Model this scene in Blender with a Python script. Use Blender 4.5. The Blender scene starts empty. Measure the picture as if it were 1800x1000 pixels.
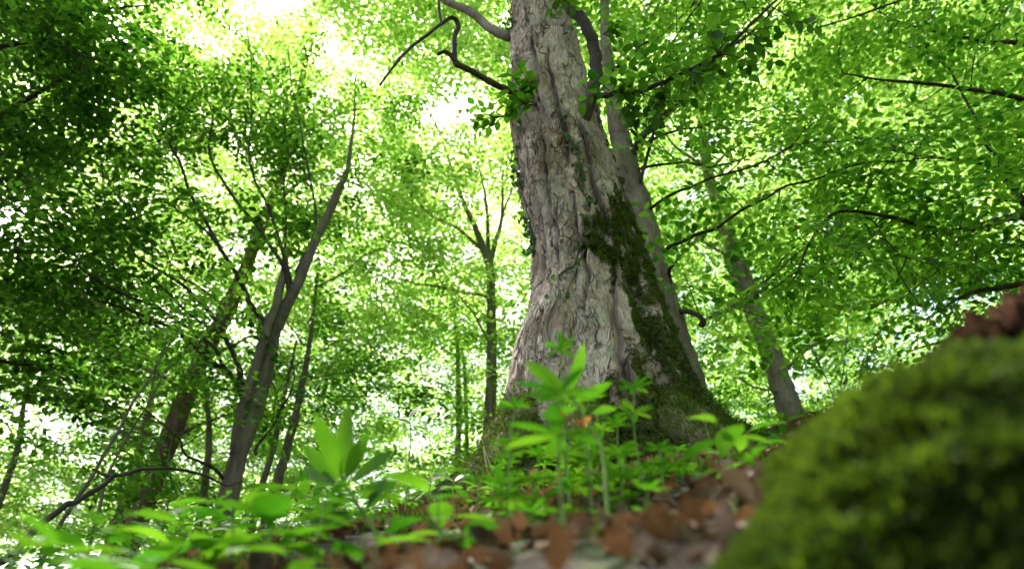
import bpy, math, random
import numpy as np
from mathutils import Vector

# ------------------------------------------------------------------ camera, sky, sun, exposure
scene = bpy.context.scene
PITCH = math.radians(36.0)
F = 1300.0                                   # focal length in pixels of the 1800 px wide photograph
cam_d = bpy.data.cameras.new("camera")
cam = bpy.data.objects.new("camera", cam_d)
scene.collection.objects.link(cam)
cam.location = (0, 0, 0)
cam.rotation_euler = (math.pi / 2 + PITCH, 0, 0)
cam_d.sensor_width = 36.0
cam_d.lens = 36.0 * F / 1800.0
cam_d.clip_start = 0.02
cam_d.clip_end = 3000
cam_d.dof.use_dof = True
cam_d.dof.focus_distance = 3.85
cam_d.dof.aperture_fstop = 1.9
scene.camera = cam

SUN_EL, SUN_AZ = math.radians(58), math.radians(-42)     # azimuth from +Y towards +X
sun_vec = Vector((math.cos(SUN_EL) * math.sin(SUN_AZ), math.cos(SUN_EL) * math.cos(SUN_AZ), math.sin(SUN_EL)))
world = bpy.data.worlds.new("World"); scene.world = world; world.use_nodes = True
wn = world.node_tree; wn.nodes.clear()
w_out = wn.nodes.new("ShaderNodeOutputWorld"); w_bg = wn.nodes.new("ShaderNodeBackground")
w_sky = wn.nodes.new("ShaderNodeTexSky"); w_sky.sky_type = 'NISHITA'; w_sky.sun_disc = False
w_sky.sun_elevation = SUN_EL; w_sky.sun_rotation = SUN_AZ % (2 * math.pi)
w_sky.air_density = 1.0; w_sky.dust_density = 7.0; w_sky.ozone_density = 1.0
w_bg.inputs[1].default_value = 0.10
wn.links.new(w_sky.outputs[0], w_bg.inputs[0]); wn.links.new(w_bg.outputs[0], w_out.inputs[0])
sun_d = bpy.data.lights.new("sun", 'SUN'); sun_d.energy = 5.0; sun_d.angle = math.radians(0.5)
sun_d.color = (1.0, 0.95, 0.86)
sun = bpy.data.objects.new("sun", sun_d); scene.collection.objects.link(sun)
sun.rotation_euler = sun_vec.to_track_quat('Z', 'Y').to_euler()
sun.location = (-10, -10, 40)

scene.view_settings.view_transform = 'Standard'
scene.view_settings.look = 'None'
scene.view_settings.gamma = 1.0
scene.view_settings.exposure = 2.5
scene.render.engine = 'CYCLES'
cy = scene.cycles
cy.max_bounces = 10; cy.diffuse_bounces = 5; cy.glossy_bounces = 2; cy.transmission_bounces = 8
cy.transparent_max_bounces = 4; cy.sample_clamp_indirect = 6.0
cy.use_denoising = True
cy.caustics_reflective = False; cy.caustics_refractive = False

# ------------------------------------------------------------------ helpers
rng = np.random.default_rng(11)
random.seed(5)
SP, CP = math.sin(PITCH), math.cos(PITCH)

def P(px, py, d):
    """point seen at pixel px, py of the photograph at depth d along the view axis"""
    u, v = (px - 900) / F, (500 - py) / F
    return np.array([d * u, d * (CP - v * SP), d * (SP + v * CP)])

def Q(px, py, y0):
    """point seen at px, py that stands y0 metres in front of the camera"""
    v = (500 - py) / F
    return P(px, py, y0 / (CP - v * SP))

def proj(p):
    p = np.asarray(p)
    d = p[..., 1] * CP + p[..., 2] * SP
    up = -p[..., 1] * SP + p[..., 2] * CP
    return 900 + F * p[..., 0] / d, 500 - F * up / d, d

_perm = np.random.default_rng(3).permutation(256); _perm = np.concatenate([_perm, _perm])
_grad = np.array([[1,1,0],[-1,1,0],[1,-1,0],[-1,-1,0],[1,0,1],[-1,0,1],[1,0,-1],[-1,0,-1],
                  [0,1,1],[0,-1,1],[0,1,-1],[0,-1,-1],[1,1,0],[-1,1,0],[0,-1,1],[0,-1,-1]], float)
def noise(x, y, z):
    x, y, z = np.broadcast_arrays(np.asarray(x, float), np.asarray(y, float), np.asarray(z, float))
    xi, yi, zi = np.floor(x).astype(int), np.floor(y).astype(int), np.floor(z).astype(int)
    xf, yf, zf = x - xi, y - yi, z - zi
    xi &= 255; yi &= 255; zi &= 255
    u, v, w = [t * t * t * (t * (t * 6 - 15) + 10) for t in (xf, yf, zf)]
    def g(a, b, c):
        h = _perm[_perm[_perm[(xi + a) & 255] + ((yi + b) & 255)] + ((zi + c) & 255)] & 15
        G_ = _grad[h]
        return G_[..., 0] * (xf - a) + G_[..., 1] * (yf - b) + G_[..., 2] * (zf - c)
    def L(a, b, t): return a + t * (b - a)
    return L(L(L(g(0,0,0), g(1,0,0), u), L(g(0,1,0), g(1,1,0), u), v),
             L(L(g(0,0,1), g(1,0,1), u), L(g(0,1,1), g(1,1,1), u), v), w)
def fbm(x, y, z, o=3):
    s, a = 0, 1.0
    for i in range(o):
        s = s + a * noise(x * 2**i + 7.3 * i, y * 2**i + 3.1 * i, z * 2**i + 1.7 * i); a *= .5
    return s
def sstep(a, b, x):
    t = np.clip((x - a) / (b - a), 0, 1); return t * t * (3 - 2 * t)

def ground(x, y):
    x = np.asarray(x, float); y = np.asarray(y, float)
    k = 0.35
    rise = 0.43 * y - 0.55 * k * np.logaddexp(0, (y - 3.25) / k)          # climbs to the crest, falls gently beyond
    far = np.maximum(y - 12, 0)
    rise = rise + 0.1 * far
    cross = 0.20 * 3.0 * np.tanh(x / 3.0)
    z = -0.17 + np.where(y < -6, 0.43 * -6 + 0.05 * (y + 6), rise) + cross
    lump = 0.035 * fbm(x * 1.7, y * 1.7, 4.0) + 0.012 * fbm(x * 7, y * 7, 9.0, 2)
    r0 = np.hypot(x, y)
    z = z + lump * sstep(0.25, .9, r0)
    z = z + 0.06 * np.exp(-(((x - .42) / .6)**2 + ((y - 3.1) / .45)**2))
    z = z + 0.03 * np.exp(-(((x - .12) / .38)**2 + ((y - 2.3) / .38)**2))
    z = z + 0.13 * np.exp(-(((x - 1.35) / .35)**2 + ((y - 2.95) / .4)**2))
    return z

def ground_hit(px, py, lo=.25, hi=6.0):
    ds = np.linspace(lo, hi, 900)
    pts = np.array([P(px, py, d) for d in ds])
    g = ground(pts[:, 0], pts[:, 1])
    k = np.nonzero(pts[:, 2] < g)[0]
    return pts[k[0]] if len(k) else None

def mesh_obj(name, verts, faces, mat, parent=None, smooth=True, attrs=None, quads=True):
    """faces: (n,4) or (n,3) int array, or a list of such arrays"""
    verts = np.asarray(verts, np.float32)
    if parent is not None: verts = verts - np.array(parent['_base'], np.float32)
    fl = faces if isinstance(faces, list) else [faces]
    me = bpy.data.meshes.new(name)
    me.vertices.add(len(verts)); me.vertices.foreach_set("co", verts.ravel())
    idx = np.concatenate([np.asarray(f, np.int32).ravel() for f in fl])
    tot = np.concatenate([np.full(len(f), f.shape[1], np.int32) for f in fl])
    start = np.concatenate([[0], np.cumsum(tot)[:-1]]).astype(np.int32)
    me.loops.add(len(idx)); me.loops.foreach_set("vertex_index", idx)
    me.polygons.add(len(tot)); me.polygons.foreach_set("loop_start", start)
    me.polygons.foreach_set("use_smooth", np.full(len(tot), smooth, bool))
    if attrs:
        for k, a in attrs.items():
            at = me.attributes.new(k, 'FLOAT', 'POINT'); at.data.foreach_set("value", np.asarray(a, np.float32))
    me.update(calc_edges=True)
    me.materials.append(mat)
    o = bpy.data.objects.new(name, me)
    scene.collection.objects.link(o)
    if parent is not None: o.parent = parent
    return o

def thing(name, label, cat, base, group=None):
    o = bpy.data.objects.new(name, None); scene.collection.objects.link(o)
    o.location = tuple(float(c) for c in base); o.empty_display_size = .1
    o['_base'] = [float(c) for c in base]
    o['label'] = label; o['category'] = cat
    if group: o['group'] = group
    return o
def tag(o, label, cat, group=None, kind=None):
    o['label'] = label; o['category'] = cat
    if group: o['group'] = group
    if kind: o['kind'] = kind
    return o

def smooth_path(pts, n=8, wob=0.0):
    pts = np.asarray(pts, float)
    if len(pts) == 2: pts = np.array([pts[0], (pts[0] + pts[1]) / 2, pts[1]])
    p = np.vstack([2 * pts[0] - pts[1], pts, 2 * pts[-1] - pts[-2]])
    out = []
    for i in range(1, len(p) - 2):
        for t in np.linspace(0, 1, n, endpoint=False):
            a, b, c, d = p[i-1], p[i], p[i+1], p[i+2]
            out.append(.5 * ((2*b) + (-a+c)*t + (2*a-5*b+4*c-d)*t*t + (-a+3*b-3*c+d)*t**3))
    out.append(pts[-1]); out = np.array(out)
    if wob:
        s = np.arange(len(out)) * .17; k = rng.uniform(0, 100, 3)
        w = np.stack([noise(s, k[i], .5) for i in range(3)], 1) * wob
        w[0] = 0; out = out + w
    return out

class MB:
    def __init__(self): self.v = []; self.f = []; self.n = 0; self.f3 = []
    def add(self, v, f):
        self.v.append(v); (self.f if f.shape[1] == 4 else self.f3).append(f + self.n); self.n += len(v)
    def tube(self, path, r, k=6, rough=0.0):
        path = np.asarray(path, float); m = len(path)
        r = np.broadcast_to(np.asarray(r, float), (m,)) if np.ndim(r) else np.full(m, float(r))
        t = np.gradient(path, axis=0); t /= np.linalg.norm(t, axis=1, keepdims=True) + 1e-9
        n = np.cross(t[0], [0.3, 0.2, 1.0]); n /= np.linalg.norm(n) + 1e-9
        N = []
        for i in range(m):
            n = n - t[i] * np.dot(n, t[i]); n = n / (np.linalg.norm(n) + 1e-9); N.append(n)
        N = np.array(N); B = np.cross(t, N)
        a = np.arange(k) * 2 * np.pi / k
        ring = N[:, None, :] * np.cos(a)[None, :, None] + B[:, None, :] * np.sin(a)[None, :, None]
        rr = r[:, None] * np.ones((1, k))
        if rough:
            rr = rr * (1 + rough * fbm(a[None, :] * 1.2 + 0 * rr, np.arange(m)[:, None] * .35, path[0][0] * 3, 3))
        v = path[:, None, :] + ring * rr[..., None]
        i, j = np.meshgrid(np.arange(m - 1), np.arange(k), indexing='ij')
        q = np.stack([i*k + j, i*k + (j+1) % k, (i+1)*k + (j+1) % k, (i+1)*k + j], -1).reshape(-1, 4)
        self.add(v.reshape(-1, 3), q)
    def build(self, name, mat, parent=None, smooth=True):
        fl = []
        if self.f: fl.append(np.concatenate(self.f))
        if self.f3: fl.append(np.concatenate(self.f3))
        return mesh_obj(name, np.concatenate(self.v), fl, mat, parent, smooth)

# ---- leaf templates: unit length along +X, width along Y, bend in Z
def leaf_template(kind='ovate', n=5, fold=.25, curl=-.18, width=.5, wave=0.0):
    x = np.linspace(0, 1, n + 1)
    if kind == 'ovate': w = np.sin(np.pi * x**.8)**.8 * .5 * width * 1.1
    elif kind == 'lance': w = np.sin(np.pi * x**1.05)**.75 * .5 * width
    else: w = np.sin(np.pi * x**1.2)**.7 * .5 * width
    w[0] = .01; w[-1] = 0.003
    V = []
    for i in range(n + 1):
        for j in (-1, 0, 1):
            V.append([x[i], j * w[i], fold * abs(j) * w[i] + curl * x[i]**2 + wave * j * math.sin(x[i] * 7)])
    Fc = []
    for i in range(n):
        for j in range(2):
            a = i * 3 + j; Fc.append([a, a + 1, a + 4, a + 3])
    return np.array(V), np.array(Fc)
T_FAR = (np.array([[0,0,0],[.45,-.29,.06],[1,0,-.06],[.45,.29,.06]], float), np.array([[0,1,2],[0,2,3]]))
T_MID = (np.array([[0,0,0],[.28,-.25,.05],[.68,-.23,.03],[1,0,-.08],[.68,.23,.03],[.28,.25,.05]], float),
         np.array([[0,1,2,3],[0,3,4,5]]))
T_OVATE = leaf_template('ovate', 6, .22, -.16, .55)
T_LANCE = leaf_template('lance', 6, .2, -.12, .27)
T_DEAD = leaf_template('ovate', 6, .5, .30, .6, wave=.06)

def unit(a): return a / (np.linalg.norm(a, axis=-1, keepdims=True) + 1e-9)
def leaves(pos, d, nrm, size, templ):
    V, Fc = templ
    d = unit(d); s = unit(np.cross(nrm, d)); n = np.cross(d, s)
    sz = np.asarray(size)[:, None, None]
    v = pos[:, None, :] + sz * (V[None, :, 0, None] * d[:, None, :] + V[None, :, 1, None] * s[:, None, :] + V[None, :, 2, None] * n[:, None, :])
    k = len(V)
    f = (Fc[None] + (np.arange(len(pos)) * k)[:, None, None]).reshape(-1, Fc.shape[1])
    return v.reshape(-1, 3), f

# ---- sprays: flat fans of leaves as a beech or hornbeam twig carries them (local x forward, y side, z up)
def make_spray(seed, L=.55, step=.045, leaf=.072, nside=5):
    r = np.random.default_rng(seed); pos = []; d = []; nr = []; sz = []
    def twig(o, ang, ln):
        k = 0; s = step * .6; di = np.array([math.cos(ang), math.sin(ang), 0]); bend = r.normal(0, .25)
        p = o.copy()
        while s < ln:
            a = ang + bend * s / ln; di = np.array([math.cos(a), math.sin(a), -.12 * s / ln]); p = p + di * step
            sd = 1 if k % 2 else -1
            la = a + sd * r.uniform(.6, 1.1)
            pos.append(p.copy()); d.append([math.cos(la), math.sin(la), r.normal(-.15, .22)])
            nr.append([r.normal(0, .22), r.normal(0, .22), 1]); sz.append(leaf * r.uniform(.65, 1.15))
            k += 1; s += step
        return
    twig(np.zeros(3), 0, L)
    for i in range(nside):
        for sd in (-1, 1):
            s0 = L * (.12 + .8 * (i + .5 * (sd > 0)) / nside)
            twig(np.array([s0, 0, -.03 * s0]), sd * r.uniform(.6, .95), L * (.62 - .09 * i) * r.uniform(.7, 1.1))
    return np.array(pos), np.array(d), np.array(nr), np.array(sz)
SPRAYS = [make_spray(s) for s in range(6)]
SPRAYS_BIG = [make_spray(s + 20, L=.8, step=.075, leaf=.115, nside=4) for s in range(5)]

def spray_leaves(org, dirs, up, scale, templ, protos=SPRAYS, r=rng, keep=1.0):
    VV, FF, n = [], [], 0
    which = r.integers(0, len(protos), len(org))
    for k, (lp, ld, ln, ls) in enumerate(protos):
        m = which == k
        if not m.any(): continue
        o = org[m]; x = unit(dirs[m]); y = unit(np.cross(up[m], x)); z = np.cross(x, y); sc = scale[m]
        def tr(a): return a[None, :, 0, None]*x[:, None] + a[None, :, 1, None]*y[:, None] + a[None, :, 2, None]*z[:, None]
        pos = (o[:, None] + sc[:, None, None] * tr(lp)).reshape(-1, 3)
        dd = tr(ld).reshape(-1, 3); nn = tr(ln).reshape(-1, 3); ss = (sc[:, None] * ls[None]).ravel()
        dd = dd + r.normal(0, .15, dd.shape); nn = nn + r.normal(0, .15, nn.shape)
        if keep < 1:
            q = r.random(len(pos)) < keep; pos, dd, nn, ss = pos[q], dd[q], nn[q], ss[q]
        v, f = leaves(pos, dd, nn, ss, templ)
        VV.append(v); FF.append(f + n); n += len(v)
    return np.concatenate(VV), np.concatenate(FF)

# ------------------------------------------------------------------ materials
def new_mat(name):
    m = bpy.data.materials.new(name); m.use_nodes = True
    nt = m.node_tree; nt.nodes.clear(); out = nt.nodes.new("ShaderNodeOutputMaterial")
    return m, nt, out
def N(nt, t, **kw):
    n = nt.nodes.new(t)
    for k, v in kw.items(): setattr(n, k, v)
    return n
def ramp(nt, stops):
    r = nt.nodes.new("ShaderNodeValToRGB"); e = r.color_ramp.elements
    while len(e) < len(stops): e.new(.5)
    for i, (p, c) in enumerate(stops): e[i].position = p; e[i].color = (*c, 1)
    return r

def leaf_material(name, c1, c2, t1, t2, rough=.45, mix=.5, clump=.7):
    m, nt, out = new_mat(name); lk = nt.links.new
    geo = N(nt, "ShaderNodeNewGeometry"); tc = N(nt, "ShaderNodeTexCoord")
    nz = N(nt, "ShaderNodeTexNoise"); nz.inputs['Scale'].default_value = clump; nz.inputs['Detail'].default_value = 1
    lk(tc.outputs['Object'], nz.inputs['Vector'])
    ad = N(nt, "ShaderNodeMath", operation='MULTIPLY_ADD'); ad.inputs[1].default_value = 1.3; ad.inputs[2].default_value = -.65
    lk(nz.outputs['Fac'], ad.inputs[0])
    sm = N(nt, "ShaderNodeMath", operation='ADD', use_clamp=True)
    lk(geo.outputs['Random Per Island'], sm.inputs[0]); lk(ad.outputs[0], sm.inputs[1])
    r1 = ramp(nt, [(0, c1), (1, c2)]); r2 = ramp(nt, [(0, t1), (1, t2)])
    lk(sm.outputs[0], r1.inputs[0]); lk(sm.outputs[0], r2.inputs[0])
    b = N(nt, "ShaderNodeBsdfPrincipled"); b.inputs['Roughness'].default_value = rough
    b.inputs['Specular IOR Level'].default_value = .35
    tr = N(nt, "ShaderNodeBsdfTranslucent"); mx = N(nt, "ShaderNodeMixShader"); mx.inputs[0].default_value = mix
    lk(r1.outputs[0], b.inputs['Base Color']); lk(r2.outputs[0], tr.inputs['Color'])
    lk(b.outputs[0], mx.inputs[1]); lk(tr.outputs[0], mx.inputs[2]); lk(mx.outputs[0], out.inputs['Surface'])
    return m
M = {}
M['leaf'] = leaf_material("leaf_green", (.012,.04,.006), (.042,.10,.014), (.07,.30,.012), (.42,.76,.06), mix=.56)
M['leaf_pale'] = leaf_material("leaf_pale", (.05,.11,.015), (.13,.21,.035), (.26,.55,.05), (.72,.90,.27), mix=.64)  # lighter leaf copy: glow of the sunlit far canopy put into the colour
M['leaf_dark'] = leaf_material("leaf_dark", (.006,.024,.004), (.022,.06,.009), (.035,.16,.006), (.24,.54,.03), mix=.5)  # darker leaf copy: canopy shade put into the colour
M['herb'] = leaf_material("herb_leaf", (.02,.075,.007), (.05,.14,.012), (.05,.24,.006), (.18,.42,.015), rough=.62, mix=.4, clump=5)
M['moss'] = leaf_material("moss_green", (.018,.045,.004), (.12,.17,.014), (.05,.10,.005), (.20,.30,.015), rough=.8, mix=.3, clump=9)
M['ivy'] = leaf_material("ivy_leaf", (.02,.06,.012), (.05,.11,.02), (.05,.18,.01), (.12,.3,.02), mix=.35, clump=5)
M['orange'] = leaf_material("rusty_leaf", (.35,.12,.02), (.5,.22,.04), (.5,.2,.03), (.6,.3,.04), mix=.4, clump=9)

def bark_material(name, c_dark, c_mid, c_light, scale=6, stretch=.22, bump=.5, spots=None, moss=False, dist=.02):
    m, nt, out = new_mat(name); lk = nt.links.new
    tc = N(nt, "ShaderNodeTexCoord"); mp = N(nt, "ShaderNodeMapping"); mp.inputs['Scale'].default_value = (1, 1, stretch)
    lk(tc.outputs['Object'], mp.inputs['Vector'])
    n1 = N(nt, "ShaderNodeTexNoise"); n1.inputs['Scale'].default_value = scale; n1.inputs['Detail'].default_value = 8; n1.inputs['Roughness'].default_value = .62
    n2 = N(nt, "ShaderNodeTexNoise"); n2.inputs['Scale'].default_value = scale * 5; n2.inputs['Detail'].default_value = 8; n2.inputs['Roughness'].default_value = .78
    lk(mp.outputs[0], n1.inputs['Vector']); lk(mp.outputs[0], n2.inputs['Vector'])
    r1 = ramp(nt, [(.30, c_dark), (.48, c_mid), (.68, c_light)]); lk(n1.outputs['Fac'], r1.inputs[0])
    r2 = ramp(nt, [(.36, (.30,.28,.26)), (.47, (.85,.85,.85)), (.62, (1.12,1.12,1.12))]); lk(n2.outputs['Fac'], r2.inputs[0])
    mul = N(nt, "ShaderNodeMix", data_type='RGBA', blend_type='MULTIPLY'); mul.inputs[0].default_value = .8
    lk(r1.outputs[0], mul.inputs[6]); lk(r2.outputs[0], mul.inputs[7])
    col = mul.outputs[2]
    if spots:
        n3 = N(nt, "ShaderNodeTexNoise"); n3.inputs['Scale'].default_value = scale * .55; n3.inputs['Detail'].default_value = 7; n3.inputs['Roughness'].default_value = .65
        lk(tc.outputs['Object'], n3.inputs['Vector'])
        r3 = ramp(nt, [(.50, (0,0,0)), (.62, (1,1,1))]); lk(n3.outputs['Fac'], r3.inputs[0])
        f3 = N(nt, "ShaderNodeMath", operation='MULTIPLY'); f3.inputs[1].default_value = .6; lk(r3.outputs[0], f3.inputs[0])
        ms = N(nt, "ShaderNodeMix", data_type='RGBA'); ms.inputs[7].default_value = (*spots, 1)
        lk(f3.outputs[0], ms.inputs[0]); lk(col, ms.inputs[6]); col = ms.outputs[2]
    if moss:
        a1 = N(nt, "ShaderNodeAttribute", attribute_name="crack")
        mc = N(nt, "ShaderNodeMix", data_type='RGBA'); mc.inputs[7].default_value = (.055, .04, .028, 1)
        lk(a1.outputs['Fac'], mc.inputs[0]); lk(col, mc.inputs[6]); col = mc.outputs[2]
        a2 = N(nt, "ShaderNodeAttribute", attribute_name="moss")
        nm = N(nt, "ShaderNodeTexNoise"); nm.inputs['Scale'].default_value = 22; nm.inputs['Detail'].default_value = 5
        lk(tc.outputs['Object'], nm.inputs['Vector'])
        rm = ramp(nt, [(.3, (.022,.026,.006)), (.7, (.085,.10,.015))]); lk(nm.outputs['Fac'], rm.inputs[0])
        mm = N(nt, "ShaderNodeMix", data_type='RGBA'); lk(a2.outputs['Fac'], mm.inputs[0]); lk(col, mm.inputs[6]); lk(rm.outputs[0], mm.inputs[7])
        col = mm.outputs[2]
    b = N(nt, "ShaderNodeBsdfPrincipled"); b.inputs['Roughness'].default_value = .85; b.inputs['Specular IOR Level'].default_value = .25
    lk(col, b.inputs['Base Color'])
    hs = N(nt, "ShaderNodeMath", operation='MULTIPLY_ADD'); hs.inputs[1].default_value = .45
    lk(n2.outputs['Fac'], hs.inputs[0]); lk(n1.outputs['Fac'], hs.inputs[2])
    bp = N(nt, "ShaderNodeBump"); bp.inputs['Strength'].default_value = bump; bp.inputs['Distance'].default_value = dist
    lk(hs.outputs[0], bp.inputs['Height']); lk(bp.outputs[0], b.inputs['Normal'])
    lk(b.outputs[0], out.inputs['Surface'])
    return m
def main_bark():
    m, nt, out = new_mat("bark_flaking_grey"); lk = nt.links.new
    def val(x): return x
    def math_(op, a, b=None, c=None, clamp=False):
        n = N(nt, "ShaderNodeMath", operation=op, use_clamp=clamp)
        for i, t in enumerate((a, b, c)):
            if t is None: continue
            if isinstance(t, (int, float)): n.inputs[i].default_value = t
            else: lk(t, n.inputs[i])
        return n.outputs[0]
    def mixc(fac, a, b, blend='MIX'):
        n = N(nt, "ShaderNodeMix", data_type='RGBA', blend_type=blend)
        for i, t in ((0, fac), (6, a), (7, b)):
            if isinstance(t, (int, float)): n.inputs[i].default_value = t
            elif isinstance(t, tuple): n.inputs[i].default_value = (*t, 1)
            else: lk(t, n.inputs[i])
        return n.outputs[2]
    def nz(vec, sc, det, ro=.5, dist=0):
        n = N(nt, "ShaderNodeTexNoise"); n.inputs['Scale'].default_value = sc; n.inputs['Detail'].default_value = det; n.inputs['Roughness'].default_value = ro
        n.inputs['Distortion'].default_value = dist; lk(vec, n.inputs['Vector']); return n
    def sharp(v, lo, hi):
        n = N(nt, "ShaderNodeMapRange", interpolation_type='SMOOTHSTEP'); lk(v, n.inputs[0]); n.inputs[1].default_value = lo; n.inputs[2].default_value = hi; return n.outputs[0]
    tc = N(nt, "ShaderNodeTexCoord").outputs['Object']
    w = nz(tc, 4, 3); wv = N(nt, "ShaderNodeVectorMath", operation='MULTIPLY_ADD'); lk(w.outputs['Color'], wv.inputs[0]); wv.inputs[1].default_value = (.20, .20, .50); lk(tc, wv.inputs[2])
    mp = N(nt, "ShaderNodeMapping"); mp.inputs['Scale'].default_value = (1, 1, .14); lk(wv.outputs[0], mp.inputs['Vector']); st = mp.outputs[0]
    def vor(sc):
        n = N(nt, "ShaderNodeTexVoronoi", feature='DISTANCE_TO_EDGE'); n.inputs['Scale'].default_value = sc; lk(st, n.inputs['Vector']); return n.outputs['Distance']
    zone = nz(tc, 3.2, 3).outputs['Fac']
    v1 = sharp(vor(12), .0, .055); v2 = sharp(vor(30), .0, .09)
    z1 = sharp(nz(tc, 7, 4, .6).outputs['Fac'], .46, .60); z2 = sharp(nz(tc, 9, 3).outputs['Fac'], .46, .60)
    c1 = math_('MULTIPLY', math_('SUBTRACT', 1, v1), z1); c2 = math_('MULTIPLY', math_('SUBTRACT', 1, v2), z2)
    # peeling plates: saw-tooth of a stretched noise
    s1 = nz(st, 7, 4, .6).outputs['Fac']; saw = math_('FRACT', math_('MULTIPLY', s1, 7)); s2 = nz(st, 20, 3, .6).outputs['Fac']; saw2 = math_('FRACT', math_('MULTIPLY', s2, 5))
    grain = nz(st, 60, 8, .75).outputs['Fac']; pore = nz(tc, 120, 4, .7).outputs['Fac']
    h = math_('MULTIPLY', saw, .5); h = math_('MULTIPLY_ADD', saw2, .12, h); h = math_('MULTIPLY_ADD', grain, .55, h); h = math_('MULTIPLY_ADD', pore, .25, h)
    h = math_('MULTIPLY_ADD', c1, -1.1, h); h = math_('MULTIPLY_ADD', c2, -.5, h)
    base = ramp(nt, [(.32, (.30,.215,.155)), (.45, (.50,.39,.305)), (.56, (.62,.505,.41)), (.70, (.72,.62,.52))]); lk(nz(st, 8, 9, .68).outputs['Fac'], base.inputs[0])
    col = mixc(.85, base.outputs[0], ramp_of(nt, lk, grain, [(.36, (.42,.39,.36)), (.5, (.95,.95,.95)), (.66, (1.15,1.15,1.15))]), 'MULTIPLY')
    col = mixc(math_('MULTIPLY', sharp(nz(tc, 6, 7, .7).outputs['Fac'], .50, .60), .55), col, (.30,.31,.24))       # lichen
    col = mixc(math_('MULTIPLY', sharp(nz(tc, 2.6, 8, .7).outputs['Fac'], .51, .58), .65), col, (.19,.125,.085))     # brown stain
    col = mixc(math_('MULTIPLY', sharp(saw, .16, .0), .55), col, (.13,.09,.065))                                         # darker at the foot of each plate step
    ck = N(nt, "ShaderNodeAttribute", attribute_name="crack").outputs['Fac']
    dk = math_('MAXIMUM', math_('MULTIPLY', c1, .85), math_('MAXIMUM', math_('MULTIPLY', c2, .5), math_('MULTIPLY', ck, .8)))
    col = mixc(dk, col, (.05,.036,.026))
    ms = N(nt, "ShaderNodeAttribute", attribute_name="moss").outputs['Fac']
    nm = nz(tc, 26, 6, .7).outputs['Fac']
    nm2 = nz(tc, 8, 5, .6).outputs['Fac']; mf = sharp(math_('MULTIPLY_ADD', nm, 1.2, math_('MULTIPLY_ADD', nm2, 1.6, math_('SUBTRACT', ms, 1.4))), .30, .62)
    # darker brown bark where moss is near
    col = mixc(math_('MULTIPLY', ms, .7), col, (.075,.058,.03))
    mc = ramp(nt, [(.3, (.018,.022,.005)), (.7, (.075,.095,.012))]); lk(nz(tc, 60, 4).outputs['Fac'], mc.inputs[0])
    col = mixc(mf, col, mc.outputs[0])
    b = N(nt, "ShaderNodeBsdfPrincipled"); b.inputs['Roughness'].default_value = .85; b.inputs['Specular IOR Level'].default_value = .25; lk(col, b.inputs['Base Color'])
    bp = N(nt, "ShaderNodeBump"); bp.inputs['Strength'].default_value = 1.0; bp.inputs['Distance'].default_value = .022; lk(h, bp.inputs['Height'])
    lk(bp.outputs[0], b.inputs['Normal']); lk(b.outputs[0], out.inputs['Surface']); return m
def ramp_of(nt, lk, v, stops):
    r = ramp(nt, stops); lk(v, r.inputs[0]); return r.outputs[0]
M['bark_main'] = main_bark()
M['bark_grey'] = bark_material("bark_smooth_grey", (.07,.055,.04), (.15,.118,.085), (.25,.205,.155), scale=5, stretch=.2, bump=.6, spots=(.16,.18,.09), dist=.02)
M['bark_pale'] = bark_material("bark_pale", (.07,.055,.04), (.19,.155,.12), (.33,.28,.225), scale=8, stretch=.3, bump=.6, spots=(.2,.2,.11), dist=.02)
M['bark_red'] = bark_material("bark_reddish", (.07,.045,.03), (.15,.09,.06), (.24,.15,.105), scale=7, stretch=.3, bump=.9, dist=.03)
M['bark_dark'] = bark_material("bark_dark", (.025,.02,.015), (.055,.043,.032), (.10,.08,.06), scale=9, stretch=.4, bump=.5, dist=.01)

def simple(name, c1, c2, scale=8, rough=.8, trans=None, bump=.4):
    m, nt, out = new_mat(name); lk = nt.links.new
    tc = N(nt, "ShaderNodeTexCoord"); geo = N(nt, "ShaderNodeNewGeometry")
    n1 = N(nt, "ShaderNodeTexNoise"); n1.inputs['Scale'].default_value = scale; n1.inputs['Detail'].default_value = 6
    lk(tc.outputs['Object'], n1.inputs['Vector'])
    a = N(nt, "ShaderNodeMath", operation='MULTIPLY_ADD'); a.inputs[1].default_value = .5
    lk(geo.outputs['Random Per Island'], a.inputs[0])
    s = N(nt, "ShaderNodeMath", operation='SUBTRACT'); s.inputs[1].default_value = .25
    lk(n1.outputs['Fac'], s.inputs[0]); lk(s.outputs[0], a.inputs[2])
    r = ramp(nt, [(.2, c1), (.8, c2)]); lk(a.outputs[0], r.inputs[0])
    b = N(nt, "ShaderNodeBsdfPrincipled"); b.inputs['Roughness'].default_value = rough; b.inputs['Specular IOR Level'].default_value = .3
    lk(r.outputs[0], b.inputs['Base Color'])
    bp = N(nt, "ShaderNodeBump"); bp.inputs['Strength'].default_value = bump; bp.inputs['Distance'].default_value = .01
    lk(n1.outputs['Fac'], bp.inputs['Height']); lk(bp.outputs[0], b.inputs['Normal'])
    sh = b.outputs[0]
    if trans:
        t = N(nt, "ShaderNodeBsdfTranslucent"); t.inputs['Color'].default_value = (*trans, 1)
        mx = N(nt, "ShaderNodeMixShader"); mx.inputs[0].default_value = .3
        lk(sh, mx.inputs[1]); lk(t.outputs[0], mx.inputs[2]); sh = mx.outputs[0]
    lk(sh, out.inputs['Surface']); return m
M['dead'] = simple("dead_leaf_brown", (.02,.012,.008), (.33,.215,.14), 16, .65, (.14,.07,.03))
M['stem'] = simple("green_stem", (.09,.17,.03), (.18,.28,.06), 20, .6)
M['straw'] = simple("dry_straw", (.35,.28,.16), (.5,.42,.26), 20, .7)
M['flower'] = simple("withered_flower", (.55,.25,.03), (.7,.4,.06), 20, .7, (.6,.3,.05))

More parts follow.
